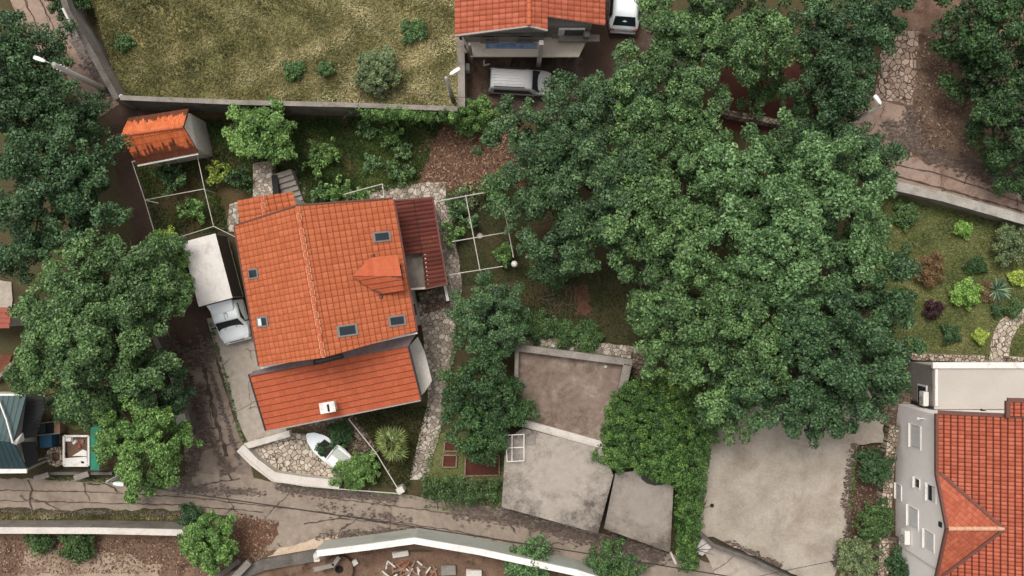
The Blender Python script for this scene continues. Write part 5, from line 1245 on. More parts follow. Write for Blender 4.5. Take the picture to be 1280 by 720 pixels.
# vegetable and fruit plants in the house garden
G6 = 'plants in the walled house garden'
for i, (x, y, r, h, mt, lb) in enumerate([
    (403, 197, 24, 1.5, 'lf_bright', 'largest leafy plant of the house garden, below the field wall'),
    (460, 165, 14, .9, 'lf_light', 'pale leafy plant nearest the ivy wall'),
    (488, 170, 15, .9, 'lf_bright', 'leafy plant beside the red soil near the ivy wall'),
    (463, 204, 14, .8, 'lf_light', 'pale plant in the middle of the garden bed'),
    (500, 215, 20, 1.2, 'lf_mid', 'dense plant at the lower right of the garden bed'),
    (505, 190, 11, .9, 'lf_mid', 'small plant at the right end of the garden bed'),
    (425, 238, 18, 1.0, 'lf_bright', 'bright plant against the upper edge of the orange roof'),
    (398, 247, 12, .8, 'lf_light', 'light plant at the roof ridge end'),
    (450, 243, 12, .9, 'lf_bright', 'plant under the small white frame behind the house'),
    (275, 218, 15, 1.2, 'lf_yellow', 'yellowish shrub right of the pipe frame of the shed'),
    (300, 225, 20, 1.4, 'lf_dark', 'dark shrub left of the paved landing')]):
    loose_plant('garden_plant', lb, x, y, r * 1.05, h, M[mt], G6, n=int(28 + r * 4.6), bark=B)
G7 = 'climbing plants on the pipe frames'
for (x, y, r, h, mt, lb) in [
    (215, 222, 20, 2.2, 'lf_light', 'climber on the pipe frame just below the shed'),
    (240, 262, 20, 2.0, 'lf_bright', 'climber on the pipe frame near the truck box'),
    (205, 292, 12, 1.4, 'lf_yellow', 'climber at the lower left corner of the pipe frame'),
    (572, 262, 14, 2.0, 'lf_light', 'pale climber at the left corner of the white pergola'),
    (567, 290, 14, 2.0, 'lf_bright', 'climber halfway down the left side of the white pergola'),
    (590, 276, 9, 2.0, 'lf_light', 'small climber at the crossing of the pergola pipes'),
    (632, 318, 18, 1.9, 'lf_bright', 'climber at the right corner of the pergola by the globe lamp'),
    (585, 245, 20, 1.6, 'lf_olive', 'white flowering shrub at the top of the pergola'),
    (617, 236, 18, 1.8, 'lf_bright', 'solid green shrub at the top right of the pergola')]:
    loose_plant('climbing_plant', lb, x, y, r * 1.1, h, M[mt], G7, n=int(26 + r * 4.2), bark=B)
sh_('leafy green bush over the railing of the stone patio', 448, 588, 30, 1.6, 'lf_bright', dens=1.1, sx=1.1, sy=.75)
sh_('creeper overgrowing the white boat on the patio', 404, 560, 9, .9, 'lf_deep', csize=.16, leaf=.1)
sh_('dark low shrub between the white boat and the annex roof', 425, 545, 16, .8, 'lf_dark', csize=.2, dens=.8)
sh_('low green hedge strip on the upper edge of the stone walkway', 725, 420, 30, .8, 'lf_mid', sy=.35, sx=1.6, csize=.25, dens=1.3)
sh_('low green shrub at the left end of the stone walkway', 672, 408, 22, .8, 'lf_mid', sy=.4, sx=1.3, csize=.25, dens=1.2)
sh_('low shrub at the foot of the light green bush on the brown lawn', 695, 338, 24, 1.0, 'lf_mid', sy=.8, csize=.28)
sh_('dark undergrowth below the small orange patch at the left edge', 30, 478, 22, .9, 'lf_olive', csize=.22, dens=.8)
sh_('feathery shrub between the bench and the teal roof', 90, 505, 30, 1.6, 'lf_blue', csize=.28)
sh_('weedy green bush along the cluttered yard', 130, 520, 22, 1.0, 'hedge', csize=.25, dens=.9)
sh_('yellow green bush near the courtyard top under the wood', 842, 478, 24, 3.4, 'lf_yellow', dens=.8)
# ivy and hedges
leafmass('ivy', 'ivy hanging over the right half of the field wall', 'ivy', [(432, 131), (500, 133), (572, 136), (572, 147), (500, 146), (440, 140)], .5, 3.25, M['lf_bright'], B, dens=60, csize=.2, per=40, leaf=.1, bumps=.08, stems=[(450, 142), (540, 146)])
leafmass('hedge', 'clipped green hedge between the red garden beds and the road', 'hedge', [(530, 600), (560, 598), (626, 606), (625, 631), (575, 630), (526, 622)], .2, 1.0, M['hedge'], B, dens=34, csize=.2, per=40, leaf=.1, bumps=.05, stems=[(550, 615), (600, 620)])
leafmass('climbing_vine', 'dense ivy mass spreading from the garages up to the wood', 'ivy', [(780, 480), (812, 472), (850, 474), (900, 512), (902, 548), (886, 572), (880, 610), (846, 606), (822, 602), (806, 596), (790, 588), (770, 590), (738, 572), (752, 556), (760, 510)], .9, 2.9, M['lf_ivy'], B, dens=44, csize=.19, per=52, leaf=.1, bumps=.14, stems=[(800, 520), (850, 560), (780, 560)])
leafmass('climbing_vine', 'narrow ivy column between the grey garage and the courtyard', 'ivy', [(846, 600), (882, 602), (878, 650), (874, 682), (876, 715), (846, 712), (850, 690), (848, 640)], .5, 2.6, M['lf_ivy'], B, dens=46, csize=.18, per=50, leaf=.1, bumps=.1, stems=[(862, 630), (862, 680)])
# palm and yucca
def radial_plant(name, label, cat, px, py, h, nf, flen, mat, blades, bw, arch, group=None, stemr=.12):
    o = thing(name, label, cat, P(px, py, 0), group); t = P(px, py, h); V = []
    for k in range(nf):
        a = 2.4 * k + random.uniform(-.2, .2); el = random.uniform(.05, 1.15); L = flen * random.uniform(.75, 1.05)
        d = Vector((math.cos(a) * math.cos(el), math.sin(a) * math.cos(el), math.sin(el)))
        if blades == 1:
            s = Vector((-math.sin(a), math.cos(a), 0)) * bw; m1 = t + d * L * .55; e = t + d * L - Vector((0, 0, arch))
            V.append((t - s * .6, t + s * .6, m1 + s, m1 - s)); V.append((m1 - s, m1 + s, e + s * .1, e - s * .1))
        else:
            hub = t + d * L * .5 - Vector((0, 0, arch * .2)); s = Vector((-math.sin(a), math.cos(a), 0)); V.append((t - s * .02, t + s * .02, hub + s * .02, hub - s * .02))
            for b in range(blades):
                f = (b / (blades - 1) - .5) * 3.4; dd = (d * math.cos(f) + s * math.sin(f)).normalized(); ln = L * .55 * (1 - .18 * abs(f) / 1.7)
                e = hub + dd * ln - Vector((0, 0, arch * random.uniform(.6, 1.1))); sd = dd.cross(Vector((0, 0, 1))).normalized() * bw; mm = hub + dd * ln * .5
                V.append((hub - sd * .4, hub + sd * .4, mm + sd, mm - sd)); V.append((mm - sd, mm + sd, e + sd * .1, e - sd * .1))
    V = np.array([[tuple(p) for p in q] for q in V])
    mesh_quads('crown', V, mat, o, np.repeat(RNG.random(len(V) // 2 + 1), 2)[:len(V)] * .95)
    m = MB(); m.tube(P(px, py, 0), t + Vector((0, 0, .05)), stemr * 1.2, stemr, n=9); m.build('trunk', B, o)
radial_plant('palm_tree', 'small pale green fan palm in front of the large house', 'palm', 490, 557, 2.2, 20, 1.3, M['lf_palm'], 12, .04, .3)
radial_plant('yucca', 'spiky grey green rosette plant on the right lawn', 'plant', 1246, 362, .35, 90, 1.0, M['lf_yucca'], 1, .035, .12, G5, .1)
# ================================================================== vehicles
def smooth_sec(x, w, zb, zbelt, zt, wt, r=.08):
    """closed body section (y,z) at station x"""
    return [(x, -w * .96, zb), (x, -w, zb + .12), (x, -w, zbelt - .03), (x, -w * .985, zbelt), (x, -wt, zt - r), (x, -wt + r * .9, zt - .01), (x, -wt * .4, zt + .015),
            (x, wt * .4, zt + .015), (x, wt - r * .9, zt - .01), (x, wt, zt - r), (x, w * .985, zbelt), (x, w, zbelt - .03), (x, w, zb + .12), (x, w * .96, zb)]
def place(o, px, py, ang, z=0):
    o.location = P(px, py, z); o.rotation_euler = (0, 0, ang)
def wheels(o, xs, y, r, w):
    for x in xs:
        for s in (-1, 1):
            m = MB(); m.tube((x, s * y - w / 2, r), (x, s * y + w / 2, r), r, n=20); t = m.build('wheel', M['rubber'], o, bevel=.02)
            m = MB(); m.tube((x, s * (y + w / 2 - .02), r), (x, s * (y + w / 2 + .012), r), r * .62, n=16); m.build('rim', M['chrome'], t)
def quadpanel(o, name, mat, pts, th=.02):
    m = MB(); a = [Vector(p) for p in pts]; n = (a[1] - a[0]).cross(a[2] - a[1]).normalized() * th; k = len(a)
    m.add(a + [p - n for p in a], [tuple(range(k)), tuple(range(2 * k - 1, k - 1, -1))] + [(i, k + i, k + (i + 1) % k, (i + 1) % k) for i in range(k)])
    return m.build(name, mat, o)
def car(name, label, cat, paint, L, Wd, prof, ribs=0, group=None, rear_win=True):
    """prof: stations from rear to front: (x, w, zb, zbelt, zt, wt)"""
    o = thing(name, label, cat, (0, 0, 0), group)
    m = MB(); m.loft([smooth_sec(*p) for p in prof]); m.build('body', paint, o, smooth=True, subsurf=1)
    return o
# silver van: rear at -x, front at +x, 4.4 m long
van = car('van', 'silver van with ribbed white roof parked under the tree by the upper house', 'van', M['cargrey'], 4.4, 1.8, [
    (-2.2, .78, .4, .8, .95, .7), (-2.16, .86, .34, .95, 1.25, .76), (-2.02, .88, .3, 1.05, 1.78, .72), (-1.9, .89, .3, 1.05, 1.84, .73), (.0, .9, .28, 1.05, 1.86, .74), (.55, .9, .28, 1.05, 1.82, .72), (.8, .9, .28, 1.04, 1.7, .7),
    (1.35, .89, .28, 1.02, 1.12, .74), (1.8, .87, .3, .95, 1.02, .74), (2.1, .8, .34, .8, .88, .66), (2.18, .72, .4, .7, .76, .6)])
quadpanel(van, 'windscreen', M['glass'], [(.86, -.66, 1.72), (1.36, -.76, 1.15), (1.36, .76, 1.15), (.86, .66, 1.72)])
quadpanel(van, 'rear_window', M['glass'], [(-2.09, .62, 1.68), (-2.2, .7, 1.15), (-2.2, -.7, 1.15), (-2.09, -.62, 1.68)])
for s in (-1, 1):
    quadpanel(van, 'side_window', M['glass'], [(-1.8, s * .815, 1.55), (-1.8, s * .9, 1.12), (.9, s * .9, 1.1), (.6, s * .815, 1.55)][::s])
    m = MB(); m.box((.95, s * 1.02, 1.12), (.16, .2, .16)); m.build('mirror', M['black'], van, bevel=.03)
    m = MB(); m.box((2.08, s * .6, .74), (.14, .28, .14)); m.build('headlight', M['lamp'], van, bevel=.03)
    m = MB(); m.tube((-1.8, s * .66, 1.9), (.35, s * .66, 1.92), .03); m.build('roof_rail', M['black'], van)
m = MB(); [m.box((-.75, y, 1.885), (2.2, .05, .03)) for y in (-.42, -.21, 0, .21, .42)]; m.build('roof_rib', M['white'], van, bevel=.008)
m = MB(); m.box((-2.22, 0, .5), (.12, 1.7, .22)); m.build('bumper', M['black'], van, bevel=.03)
wheels(van, (-1.35, 1.4), .8, .31, .2)
van.scale = (.88, .85, .92); place(van, 650, 106, RAD(-3))
# white hatchback cut by the top edge: front points to the top of the photo
hb = car('car', 'white car cut by the top edge beside the upper house', 'car', M['carwhite'], 4.1, 1.75, [
    (-2.05, .62, .4, .7, .78, .6), (-2.0, .78, .32, .8, .92, .68), (-1.85, .85, .28, .92, 1.05, .72), (-1.45, .87, .26, .98, 1.42, .66), (-1.2, .88, .26, .98, 1.48, .64), (-.2, .88, .25, .98, 1.5, .64), (.35, .88, .25, .97, 1.44, .64),
    (1.05, .87, .26, .95, 1.02, .72), (1.7, .83, .3, .85, .92, .7), (1.98, .74, .34, .72, .8, .62), (2.05, .6, .4, .66, .72, .5)])
quadpanel(hb, 'rear_window', M['glass'], [(-1.42, .58, 1.43), (-1.84, .66, 1.09), (-1.84, -.66, 1.09), (-1.42, -.58, 1.43)])
quadpanel(hb, 'windscreen', M['glass'], [(.42, -.6, 1.44), (1.02, -.7, 1.06), (1.02, .7, 1.06), (.42, .6, 1.44)])
for s in (-1, 1):
    quadpanel(hb, 'side_window', M['glass'], [(-1.3, s * .74, 1.36), (-1.45, s * .88, 1.02), (.85, s * .88, 1.0), (.35, s * .74, 1.36)][::s])
    m = MB(); m.box((.72, s * .98, 1.02), (.14, .18, .13)); m.build('mirror', M['carwhite'], hb, bevel=.03)
    m = MB(); m.box((-1.97, s * .66, .82), (.14, .22, .16)); m.build('tail_light', plain('red_lens' if s > 0 else 'red_lens_b', lin(120, 30, 28), .3), hb, bevel=.02)
m = MB(); m.box((-2.07, 0, .52), (.14, 1.5, .2)); m.build('bumper', M['cargrey'], hb, bevel=.05)
wheels(hb, (-1.25, 1.3), .78, .3, .2)
hb.scale = (1.06, 1.06, 1.06); place(hb, 780, 0, RAD(86))
# box truck (front at +x)
tk = thing('box_truck', 'white pickup truck with big dusty white box body beside the large house', 'truck', (0, 0, 0))
m = MB(); m.box((-.95, 0, 1.72), (3.9, 2.02, 2.2)); m.build('cargo_box', M['boxside'], tk, bevel=.03)
m = MB(); m.box((-.95, 0, 2.845), (3.96, 2.06, .05)); m.build('box_roof', M['boxwhite'], tk, bevel=.02)
m = MB(); [m.box((x, 0, 2.872), (.03, 2.0, .012)) for x in (-2.2, -1.45, -.7, .05)]; [m.box((-.95, s * 1.01, 2.872), (3.9, .05, .02)) for s in (-1, 1)]; m.build('roof_seam', M['boxwhite'], tk)
m = MB(); [m.box((x, s * 1.02, 1.72), (.06, .03, 2.2)) for x in (-2.88, .98) for s in (-1, 1)]; m.box((-.95, 1.02, .66), (3.9, .03, .08)); m.box((-.95, -1.02, .66), (3.9, .03, .08)); m.build('box_edge', M['steel'], tk)
m = MB(); m.box((-.4, 0, .48), (4.6, .8, .18)); m.build('chassis', M['black'], tk)
m = MB(); m.loft([smooth_sec(*p) for p in [(1.06, .93, .4, 1.1, 1.8, .8), (1.1, .95, .36, 1.1, 1.9, .82), (1.3, .96, .34, 1.1, 1.94, .82), (2.0, .96, .34, 1.1, 1.93, .81), (2.2, .96, .34, 1.1, 1.84, .8), (2.72, .95, .34, 1.08, 1.2, .85), (3.05, .93, .34, 1.0, 1.1, .76), (3.4, .8, .36, .9, .98, .7), (3.52, .68, .42, .78, .84, .58)]])
m.build('cab', M['carwhite'], tk, smooth=True, subsurf=1)
m = MB(); m.loft([[(1.05, -.7, 1.9), (1.05, .7, 1.9), (1.05, .78, 2.35), (1.05, -.78, 2.35)], [(1.45, -.68, 1.92), (1.45, .68, 1.92), (1.45, .7, 2.12), (1.45, -.7, 2.12)], [(1.7, -.62, 1.92), (1.7, .62, 1.92), (1.7, .62, 1.97), (1.7, -.62, 1.97)]]); m.build('wind_deflector', M['carwhite'], tk, bevel=.04)
quadpanel(tk, 'windscreen', M['glass'], [(2.24, -.69, 1.86), (2.7, -.79, 1.25), (2.7, .79, 1.25), (2.24, .69, 1.86)])
for s in (-1, 1):
    quadpanel(tk, 'side_window', M['glass'], [(1.3, s * .83, 1.66), (1.3, s * .9, 1.18), (2.5, s * .9, 1.16), (2.2, s * .83, 1.66)][::s])
    m = MB(); m.box((2.45, s * 1.06, 1.3), (.1, .24, .28)); m.bar((2.45, s * .86, 1.2), (2.45, s * 1.06, 1.25), .04, .04); m.build('mirror', M['black'], tk, bevel=.03)
    m = MB(); m.box((3.4, s * .66, .84), (.16, .26, .18)); m.build('headlight', M['lamp'], tk, bevel=.03)
m = MB(); m.box((3.52, 0, .5), (.14, 1.6, .24)); m.build('bumper', M['carwhite'], tk, bevel=.05)
m = MB(); m.box((2.78, 0, 1.175), (.05, 1.5, .03)); m.bar((2.74, -.5, 1.22), (2.5, -.1, 1.55), .02, .02); m.bar((2.74, .2, 1.22), (2.5, .6, 1.55), .02, .02); m.build('wiper', M['black'], tk)
m = MB(); m.box((3.5, 0, .8), (.06, .9, .12)); m.build('grille', M['black'], tk)
m = MB(); m.box((1.9, 0, 1.96), (.5, .03, .03)); m.box((1.9, .18, 1.96), (.3, .03, .03)); m.tube((1.75, .1, 1.95), (1.75, .1, 2.02), .05); m.build('roof_mark', M['steel'], tk)
wheels(tk, (-1.9, 2.75), .82, .36, .24)
c1 = P(250, 379, 2.85).lerp(P(287.8, 370.4, 2.85), .5); c0 = P(230, 305, 2.85).lerp(P(268.4, 296, 2.85), .5); d = (c1 - c0); ang = math.atan2(d.y, d.x); tl = d.length
print('truck box len', tl, 'width', (P(250, 379, 2.85) - P(287.8, 370.4, 2.85)).length)
mid = (c0 + c1) / 2; tk.rotation_euler = (0, 0, ang); dd = d.normalized()
tk.location = (mid.x + dd.x * .95, mid.y + dd.y * .95, 0)
# white boat overgrown on the patio
bt = thing('boat', 'small white boat with dark cockpit half overgrown on the stone patio', 'boat', (0, 0, 0))
def bsec(x, w, z0, z1, k=1): return [(x, -w, z1), (x, -w * .8, z0 + .12), (x, 0, z0), (x, w * .8, z0 + .12), (x, w, z1), (x, w * .9 * k, z1 - .02), (x, 0, z1 - .05 if k else z1), (x, -w * .9 * k, z1 - .02)]
m = MB(); m.loft([bsec(-1.55, .62, .1, .62), bsec(-.8, .68, .06, .64), bsec(.0, .68, .06, .66), bsec(.7, .6, .08, .7), bsec(1.3, .36, .16, .76), bsec(1.6, .06, .35, .8)]); m.build('hull', M['carwhite'], bt, smooth=False)
m = MB(); m.prism([(-.25, -.46), (.55, -.4), (.62, 0), (.55, .4), (-.25, .46)], .6, .74); m.build('cockpit', M['dark'], bt)
m = MB(); m.bar((-.28, -.5, .72), (-.28, .5, .72), .08, .1); m.bar((-1.5, -.6, .68), (-.3, -.62, .7), .08, .12); m.bar((-1.5, .6, .68), (-.3, .62, .7), .08, .12); m.bar((-1.52, -.6, .68), (-1.52, .6, .68), .08, .12); m.build('gunwale', M['white'], bt, bevel=.01)
m = MB(); m.box((-.9, -.2, .7), (1.0, .5, .06)); m.build('thwart', M['greenwhite'], bt)
place(bt, 412, 560, RAD(142))
# ================================================================== lamps, poles, cables
def lamp_post(label, bx, by, tx, ty, h, arm=.9, r0=.17, r1=.11, group='street lamps', mat='pole_c', headl=.55):
    b = P(bx, by, 0); o = thing('street_lamp', label, 'street lamp', b, group)
    t = Vector((b.x, b.y, h)); m = MB(); m.tube(b - Vector((0, 0, .1)), t, r0, r1, n=14); m.build('pole', M[mat], o, smooth=True)
    a = P(tx, ty, h + .1) ; d = (a - t); d.z = 0; d = d.normalized() if d.length > .05 else Vector((-1, .5, 0)).normalized()
    e = t + d * arm + Vector((0, 0, .15)); m = MB(); m.path([t - Vector((0, 0, .25)), t + d * arm * .4 + Vector((0, 0, .08)), e], .035); m.build('arm', M['steel'], o)
    m = MB(); p, q = e - d * .1, e + d * headl; s = Vector((-d.y, d.x, 0)); secs = []
    for f, w, hh in ((0, .05, .05), (.15, .1, .09), (.7, .13, .1), (.95, .11, .07), (1, .07, .04)):
        c = p.lerp(q, f); secs.append([c - s * w - Vector((0, 0, hh * .5)), c + s * w - Vector((0, 0, hh * .5)), c + s * w * .8 + Vector((0, 0, hh * .6)), c - s * w * .8 + Vector((0, 0, hh * .6))])
    m.loft([[tuple(v) for v in sec] for sec in secs]); m.build('lamp_head', M['lamp'], o)
    return o, t
_, tA = lamp_post('tall concrete street lamp at the corner of the field wall, upper left', 152, 122, 52, 75, 8.3, .5, .2, .13)
m = MB(); bb = P(152, 122, 0)
for k in range(3): m.box((bb.x, bb.y, 7.2 + .35 * k), (.5, .06, .06), .4)
m.build('cross_arm', M['steel'], [o for o in bpy.data.objects if o.name.startswith('street_lamp')][0])
_, tB = lamp_post('street lamp with two white heads beside the driveway corner of the dry field', 568, 130, 560, 95, 7.0, .35, .16, .1, mat='pole_c')
_, tC = lamp_post('street lamp reaching out of the wood over the upper right road', 1040, 163, 1096, 124, 7.4, .2, .1, .07, headl=.5)
_, tD = lamp_post('wooden street lamp leaning out of the bright tree above the lower left road', 181, 580, 160, 606, 5.2, .5, .14, .09, mat='pole_c', headl=.5)
def sag(a, b, s, n=14): return [a.lerp(b, i / n) - Vector((0, 0, s * 4 * (i / n) * (1 - i / n))) for i in range(n + 1)]
def cable(label, a, b, s, r=.022): m = MB(); m.path(sag(Vector(a), Vector(b), s), r, 5); return m.build('overhead_cable', M['cable'], label=label, cat='cable', group='overhead cables')
cable('thick overhead cable running along the main road from the lower left lamp', tD, P(1330, 792, 5.0), .9, .035)
cable('thin cable from the lower left lamp to the annex corner', tD, P(322, 500, 3.4), .3, .015)
cable('thin cable from the upper left lamp across the dry field', tA - Vector((0, 0, .4)), P(1330, 170, 6.5), .8, .012)
cable('thin cable from the upper left lamp towards the upper left road', tA - Vector((0, 0, .4)), P(30, -60, 7), .5, .012)
cable('thin cable sagging across the bottom of the courtyard', P(840, 745, 3), P(1075, 695, 3.2), .2, .018)
o = thing('globe_lamp', 'white globe lamp on a short post at the pergola corner', 'lamp', P(643, 330)); p = P(643, 330, 1.6)
m = MB(); m.tube((p.x, p.y, 0), (p.x, p.y, 1.5), .04); m.build('post', M['black'], o)
m = MB(); m.ball((p.x, p.y, 1.65), .2, 16, 10); m.build('globe', M['globe'], o, smooth=True)
# ================================================================== pipe frames and railings
def frame(name, label, cat, segs, z, r=.035, posts=(), mat='post_w', group=None):
    a = P(*segs[0][0], z); o = thing(name, label, cat, (a.x, a.y, 0), group)
    m = MB()
    for p, q in segs: m.tube(P(*p, z), P(*q, z), r, n=7)
    m.build('rail', M[mat], o)
    for x, y in posts:
        p = P(x, y, z); m = MB(); m.tube((p.x, p.y, 0), p, r, n=7); m.build('post', M[mat], o)
    return o
frame('pergola', 'rusty white pipe frame between the shed and the truck', 'pergola', [((165, 202), (181, 250)), ((181, 250), (194, 294)), ((246, 192), (256, 238)), ((256, 238), (267, 283)), ((181, 250), (256, 236)), ((213, 300), (267, 283)), ((267, 283), (294, 296)), ((165, 202), (172, 201)), ((181, 250), (198, 254))], 2.2, .024, [(165, 202), (181, 250), (194, 294), (246, 192), (256, 237), (267, 283), (213, 300)])
frame('pergola', 'clean white pipe pergola over the lawn right of the brown lean-to', 'pergola', [((545, 252), (604, 241)), ((582, 244), (600, 338)), ((628, 249), (642, 322)), ((565, 302), (636, 290)), ((558, 344), (628, 333))], 2.2, .03, [(547, 252), (604, 241), (582, 244), (600, 338), (628, 249), (641, 320), (566, 302), (558, 344), (628, 333)])
frame('plant_frame', 'small white pipe frame behind the large house', 'frame', [((430, 243), (455, 236)), ((455, 236), (478, 230)), ((478, 230), (480, 247))], 1.6, .03, [(430, 243), (478, 230), (480, 247)])
frame('railing', 'thin white railing along the road front of the patio', 'railing', [((300, 566), (342, 602)), ((342, 602), (420, 611)), ((420, 611), (500, 617))], .95, .025, [(300, 566), (321, 584), (342, 602), (381, 606.5), (420, 611), (460, 614), (498, 617)], 'conc_pale')
o = frame('garden_fence', 'leaning pale rail dividing the dark front garden', 'fence', [((436, 524), (470, 566)), ((470, 566), (498, 612)), ((430, 574), (470, 567))], .9, .032, [(436, 524), (454, 546), (470, 566), (485, 590), (497, 610)], 'conc_pale')
m = MB(); c = P(501, 612, .6); m.box((c.x, c.y, .45), (.45, .4, .9), .5); m.build('gate_post', M['conc_pale'], label='white stone post at the road end of the dark front garden', cat='post', bevel=.03)
frame('railing', 'white framed grille on the garage roof corner next to the dark tree', 'grille', [((632, 544), (655, 543)), ((655, 543), (655, 576)), ((655, 576), (634, 577)), ((634, 577), (632, 544)), ((633, 560), (655, 559)), ((640, 544), (640, 576))], 2.75, .03, [(632, 544), (655, 543), (655, 576), (634, 577)], 'white')
m = MB(); a = [P(657, 545, 2.36), P(669, 545, 2.36), P(669, 556, 2.36), P(657, 556, 2.36)]; m.prism([(p.x, p.y) for p in a], 2.302, 2.38); m.build('roof_slab', M['conc'], label='square grey slab lying on the garage roof beside the white grille', cat='slab', bevel=.01)
# ================================================================== yard clutter lower left
o = thing('cold_frame', 'white framed garden bed full of scrap in the lower left yard', 'garden bed', P(95, 564)); x0, y0, x1, y1 = 80, 545, 111, 582
m = MB()
for a, b in (((x0, y0), (x1, y0)), ((x1, y0), (x1, y1)), ((x0, y1), (x1, y1)), ((x0, y0), (x0, y1))): m.bar(P(*a, .55), P(*b, .55), .12, .1)
m.build('rim', M['white'], o)
m = MB(); a = [P(x, y, .6) for x, y in ((80, 573), (108, 571), (109, 582), (80, 582))]; m.prism([(p.x, p.y) for p in a], .52, .58); a = [P(x, y, .6) for x, y in ((90, 570), (103, 562), (108, 564), (108, 570.5))]; m.prism([(p.x, p.y) for p in a], .5, .56); m.build('board', M['white'], o)
m = MB(); a = [P(x, y, .3) for x, y in ((81, 546), (110, 546), (110, 581), (81, 581))]; m.prism([(p.x, p.y) for p in a], 0, .3); m.build('bed', M['brownsoil'], o)
for k, (x, y, s_, mt, lb) in enumerate([(86, 549, .5, 'white', 'white crumpled sheet at the upper left of the garden bed'), (93, 553, .35, 'conc_pale', 'pale scrap piece in the middle of the garden bed'), (103, 552, .3, 'wood_b', 'brown scrap block at the upper right of the garden bed'), (99, 558, .28, 'terracotta', 'reddish scrap piece near the board of the garden bed'), (105, 577, .2, 'dark', 'dark lump on the white board of the garden bed')]):
    m = MB(); c = P(x, y, .4); zb_ = .3 if k < 4 else .58; m.box((c.x, c.y, zb_ + s_ * .2), (s_, s_ * .7, s_ * .4), k * .7, top=.7); m.build('scrap', M[mt], label=lb, cat='scrap', group='scrap in the garden bed', bevel=.03)
def sheet(name, label, cat, pxs, z, mat, th=.03, legs=True, wave=0.0):
    a = [P(x, y, z) for x, y in pxs]; c = sum(a, Vector()) / len(a); o = thing(name, label, cat, (c.x, c.y, 0)); m = MB(); m.slab(a if (a[1] - a[0]).cross(a[2] - a[1]).z > 0 else a[::-1], th); m.build('cover', M[mat], o, bevel=.01)
    if legs:
        for p in a:
            q = p.lerp(c, .06); m = MB(); m.tube((q.x, q.y, 0), (q.x, q.y, z - th), .03); m.build('post', M['steel'], o)
    return o
sheet('canopy', 'long green tarpaulin canopy beside the bright tree', 'canopy', [(113, 534), (126, 532), (124, 588), (113, 588)], 1.5, 'greentarp')
sheet('water_tank', 'square blue covered tank in the lower left yard', 'tank', [(49, 544), (64, 543.5), (64.5, 559), (50, 560)], .9, 'blue', .88, False)
o = sheet('workbench', 'dark green rimmed bench between the teal roof and the blue tank', 'bench', [(33, 531), (57, 526), (57, 541), (33, 546)], .9, 'green_paint', .06)
m = MB(); m.bar(P(36, 531, .95), P(75, 526, .95), .06, .1); m.bar(P(36, 545, .95), P(75, 541.5, .95), .06, .1); m.build('rail', M['conc'], o)
sheet('crate', 'open black crate at the end of the dark green bench', 'crate', [(57, 527), (67, 526.5), (67, 541), (57, 541.5)], .8, 'black', .78, False)
sheet('crate', 'brown wooden box right of the black crate', 'crate', [(67.5, 526.5), (75, 526), (75, 541.5), (67.5, 541.8)], .85, 'wood_b', .83, False)
o = thing('well', 'round stone well ring in the lower left yard', 'well', P(69, 572)); c = P(69, 571, .6); m = MB(); m.ring((c.x, c.y), .28, .62, 0, .55, 28); m.build('ring', M['rubble'], o)
m = MB(); m.tube((c.x, c.y, .05), (c.x, c.y, .3), .279, n=24); m.build('well_hole', M['brownsoil'], o)
m = MB(); m.bar(P(34, 587, .7), P(58, 576, .7), .14, .1); m.build('plank', M['conc'], label='pale plank leaning between the teal roof gutter and the well', cat='plank')
for (x, y, lb) in ((52, 597, 'left concrete gate pier on the edge of the lower left yard'), (102, 596, 'right concrete gate pier below the white garden bed')):
    m = MB(); m.bar(P(x - 9, y + 2, 1.0), P(x + 9, y - 4, 1.0), .34, .14); a = P(x - 5, y, .9); m.box((a.x, a.y, .45), (.4, .34, .9)); m.build('gate_pier', M['conc'], label=lb, cat='pier', group='gate piers', bevel=.02)
o = thing('bench', 'grey slatted bench under the trees left of the dirt lane', 'bench', P(148, 494)); m = MB()
for k in range(4): m.bar(P(131, 489 + k * 3, .5), P(167, 485 + k * 3, .5), .12, .04)
m.build('seat', M['steel'], o); m = MB(); m.bar(P(131, 486, .9), P(140, 485, .9), .5, .05); m.build('armrest', M['steel'], o)
for x, y in ((133, 490), (133, 498), (164, 487), (164, 494)):
    p = P(x, y, 0); m = MB(); m.tube((p.x, p.y, 0), (p.x, p.y, .48), .03); m.build('leg', M['steel'], o)
c = P(226, 524, 1.2); m = MB(); m.box((c.x, c.y, .6), (.5, .5, 1.2), .2); m.box((c.x, c.y, 1.22), (.6, .6, .08), .2); m.build('wall_pier', M['conc_pale'], label='square pale pier standing on the lane wall', cat='pier', bevel=.02)
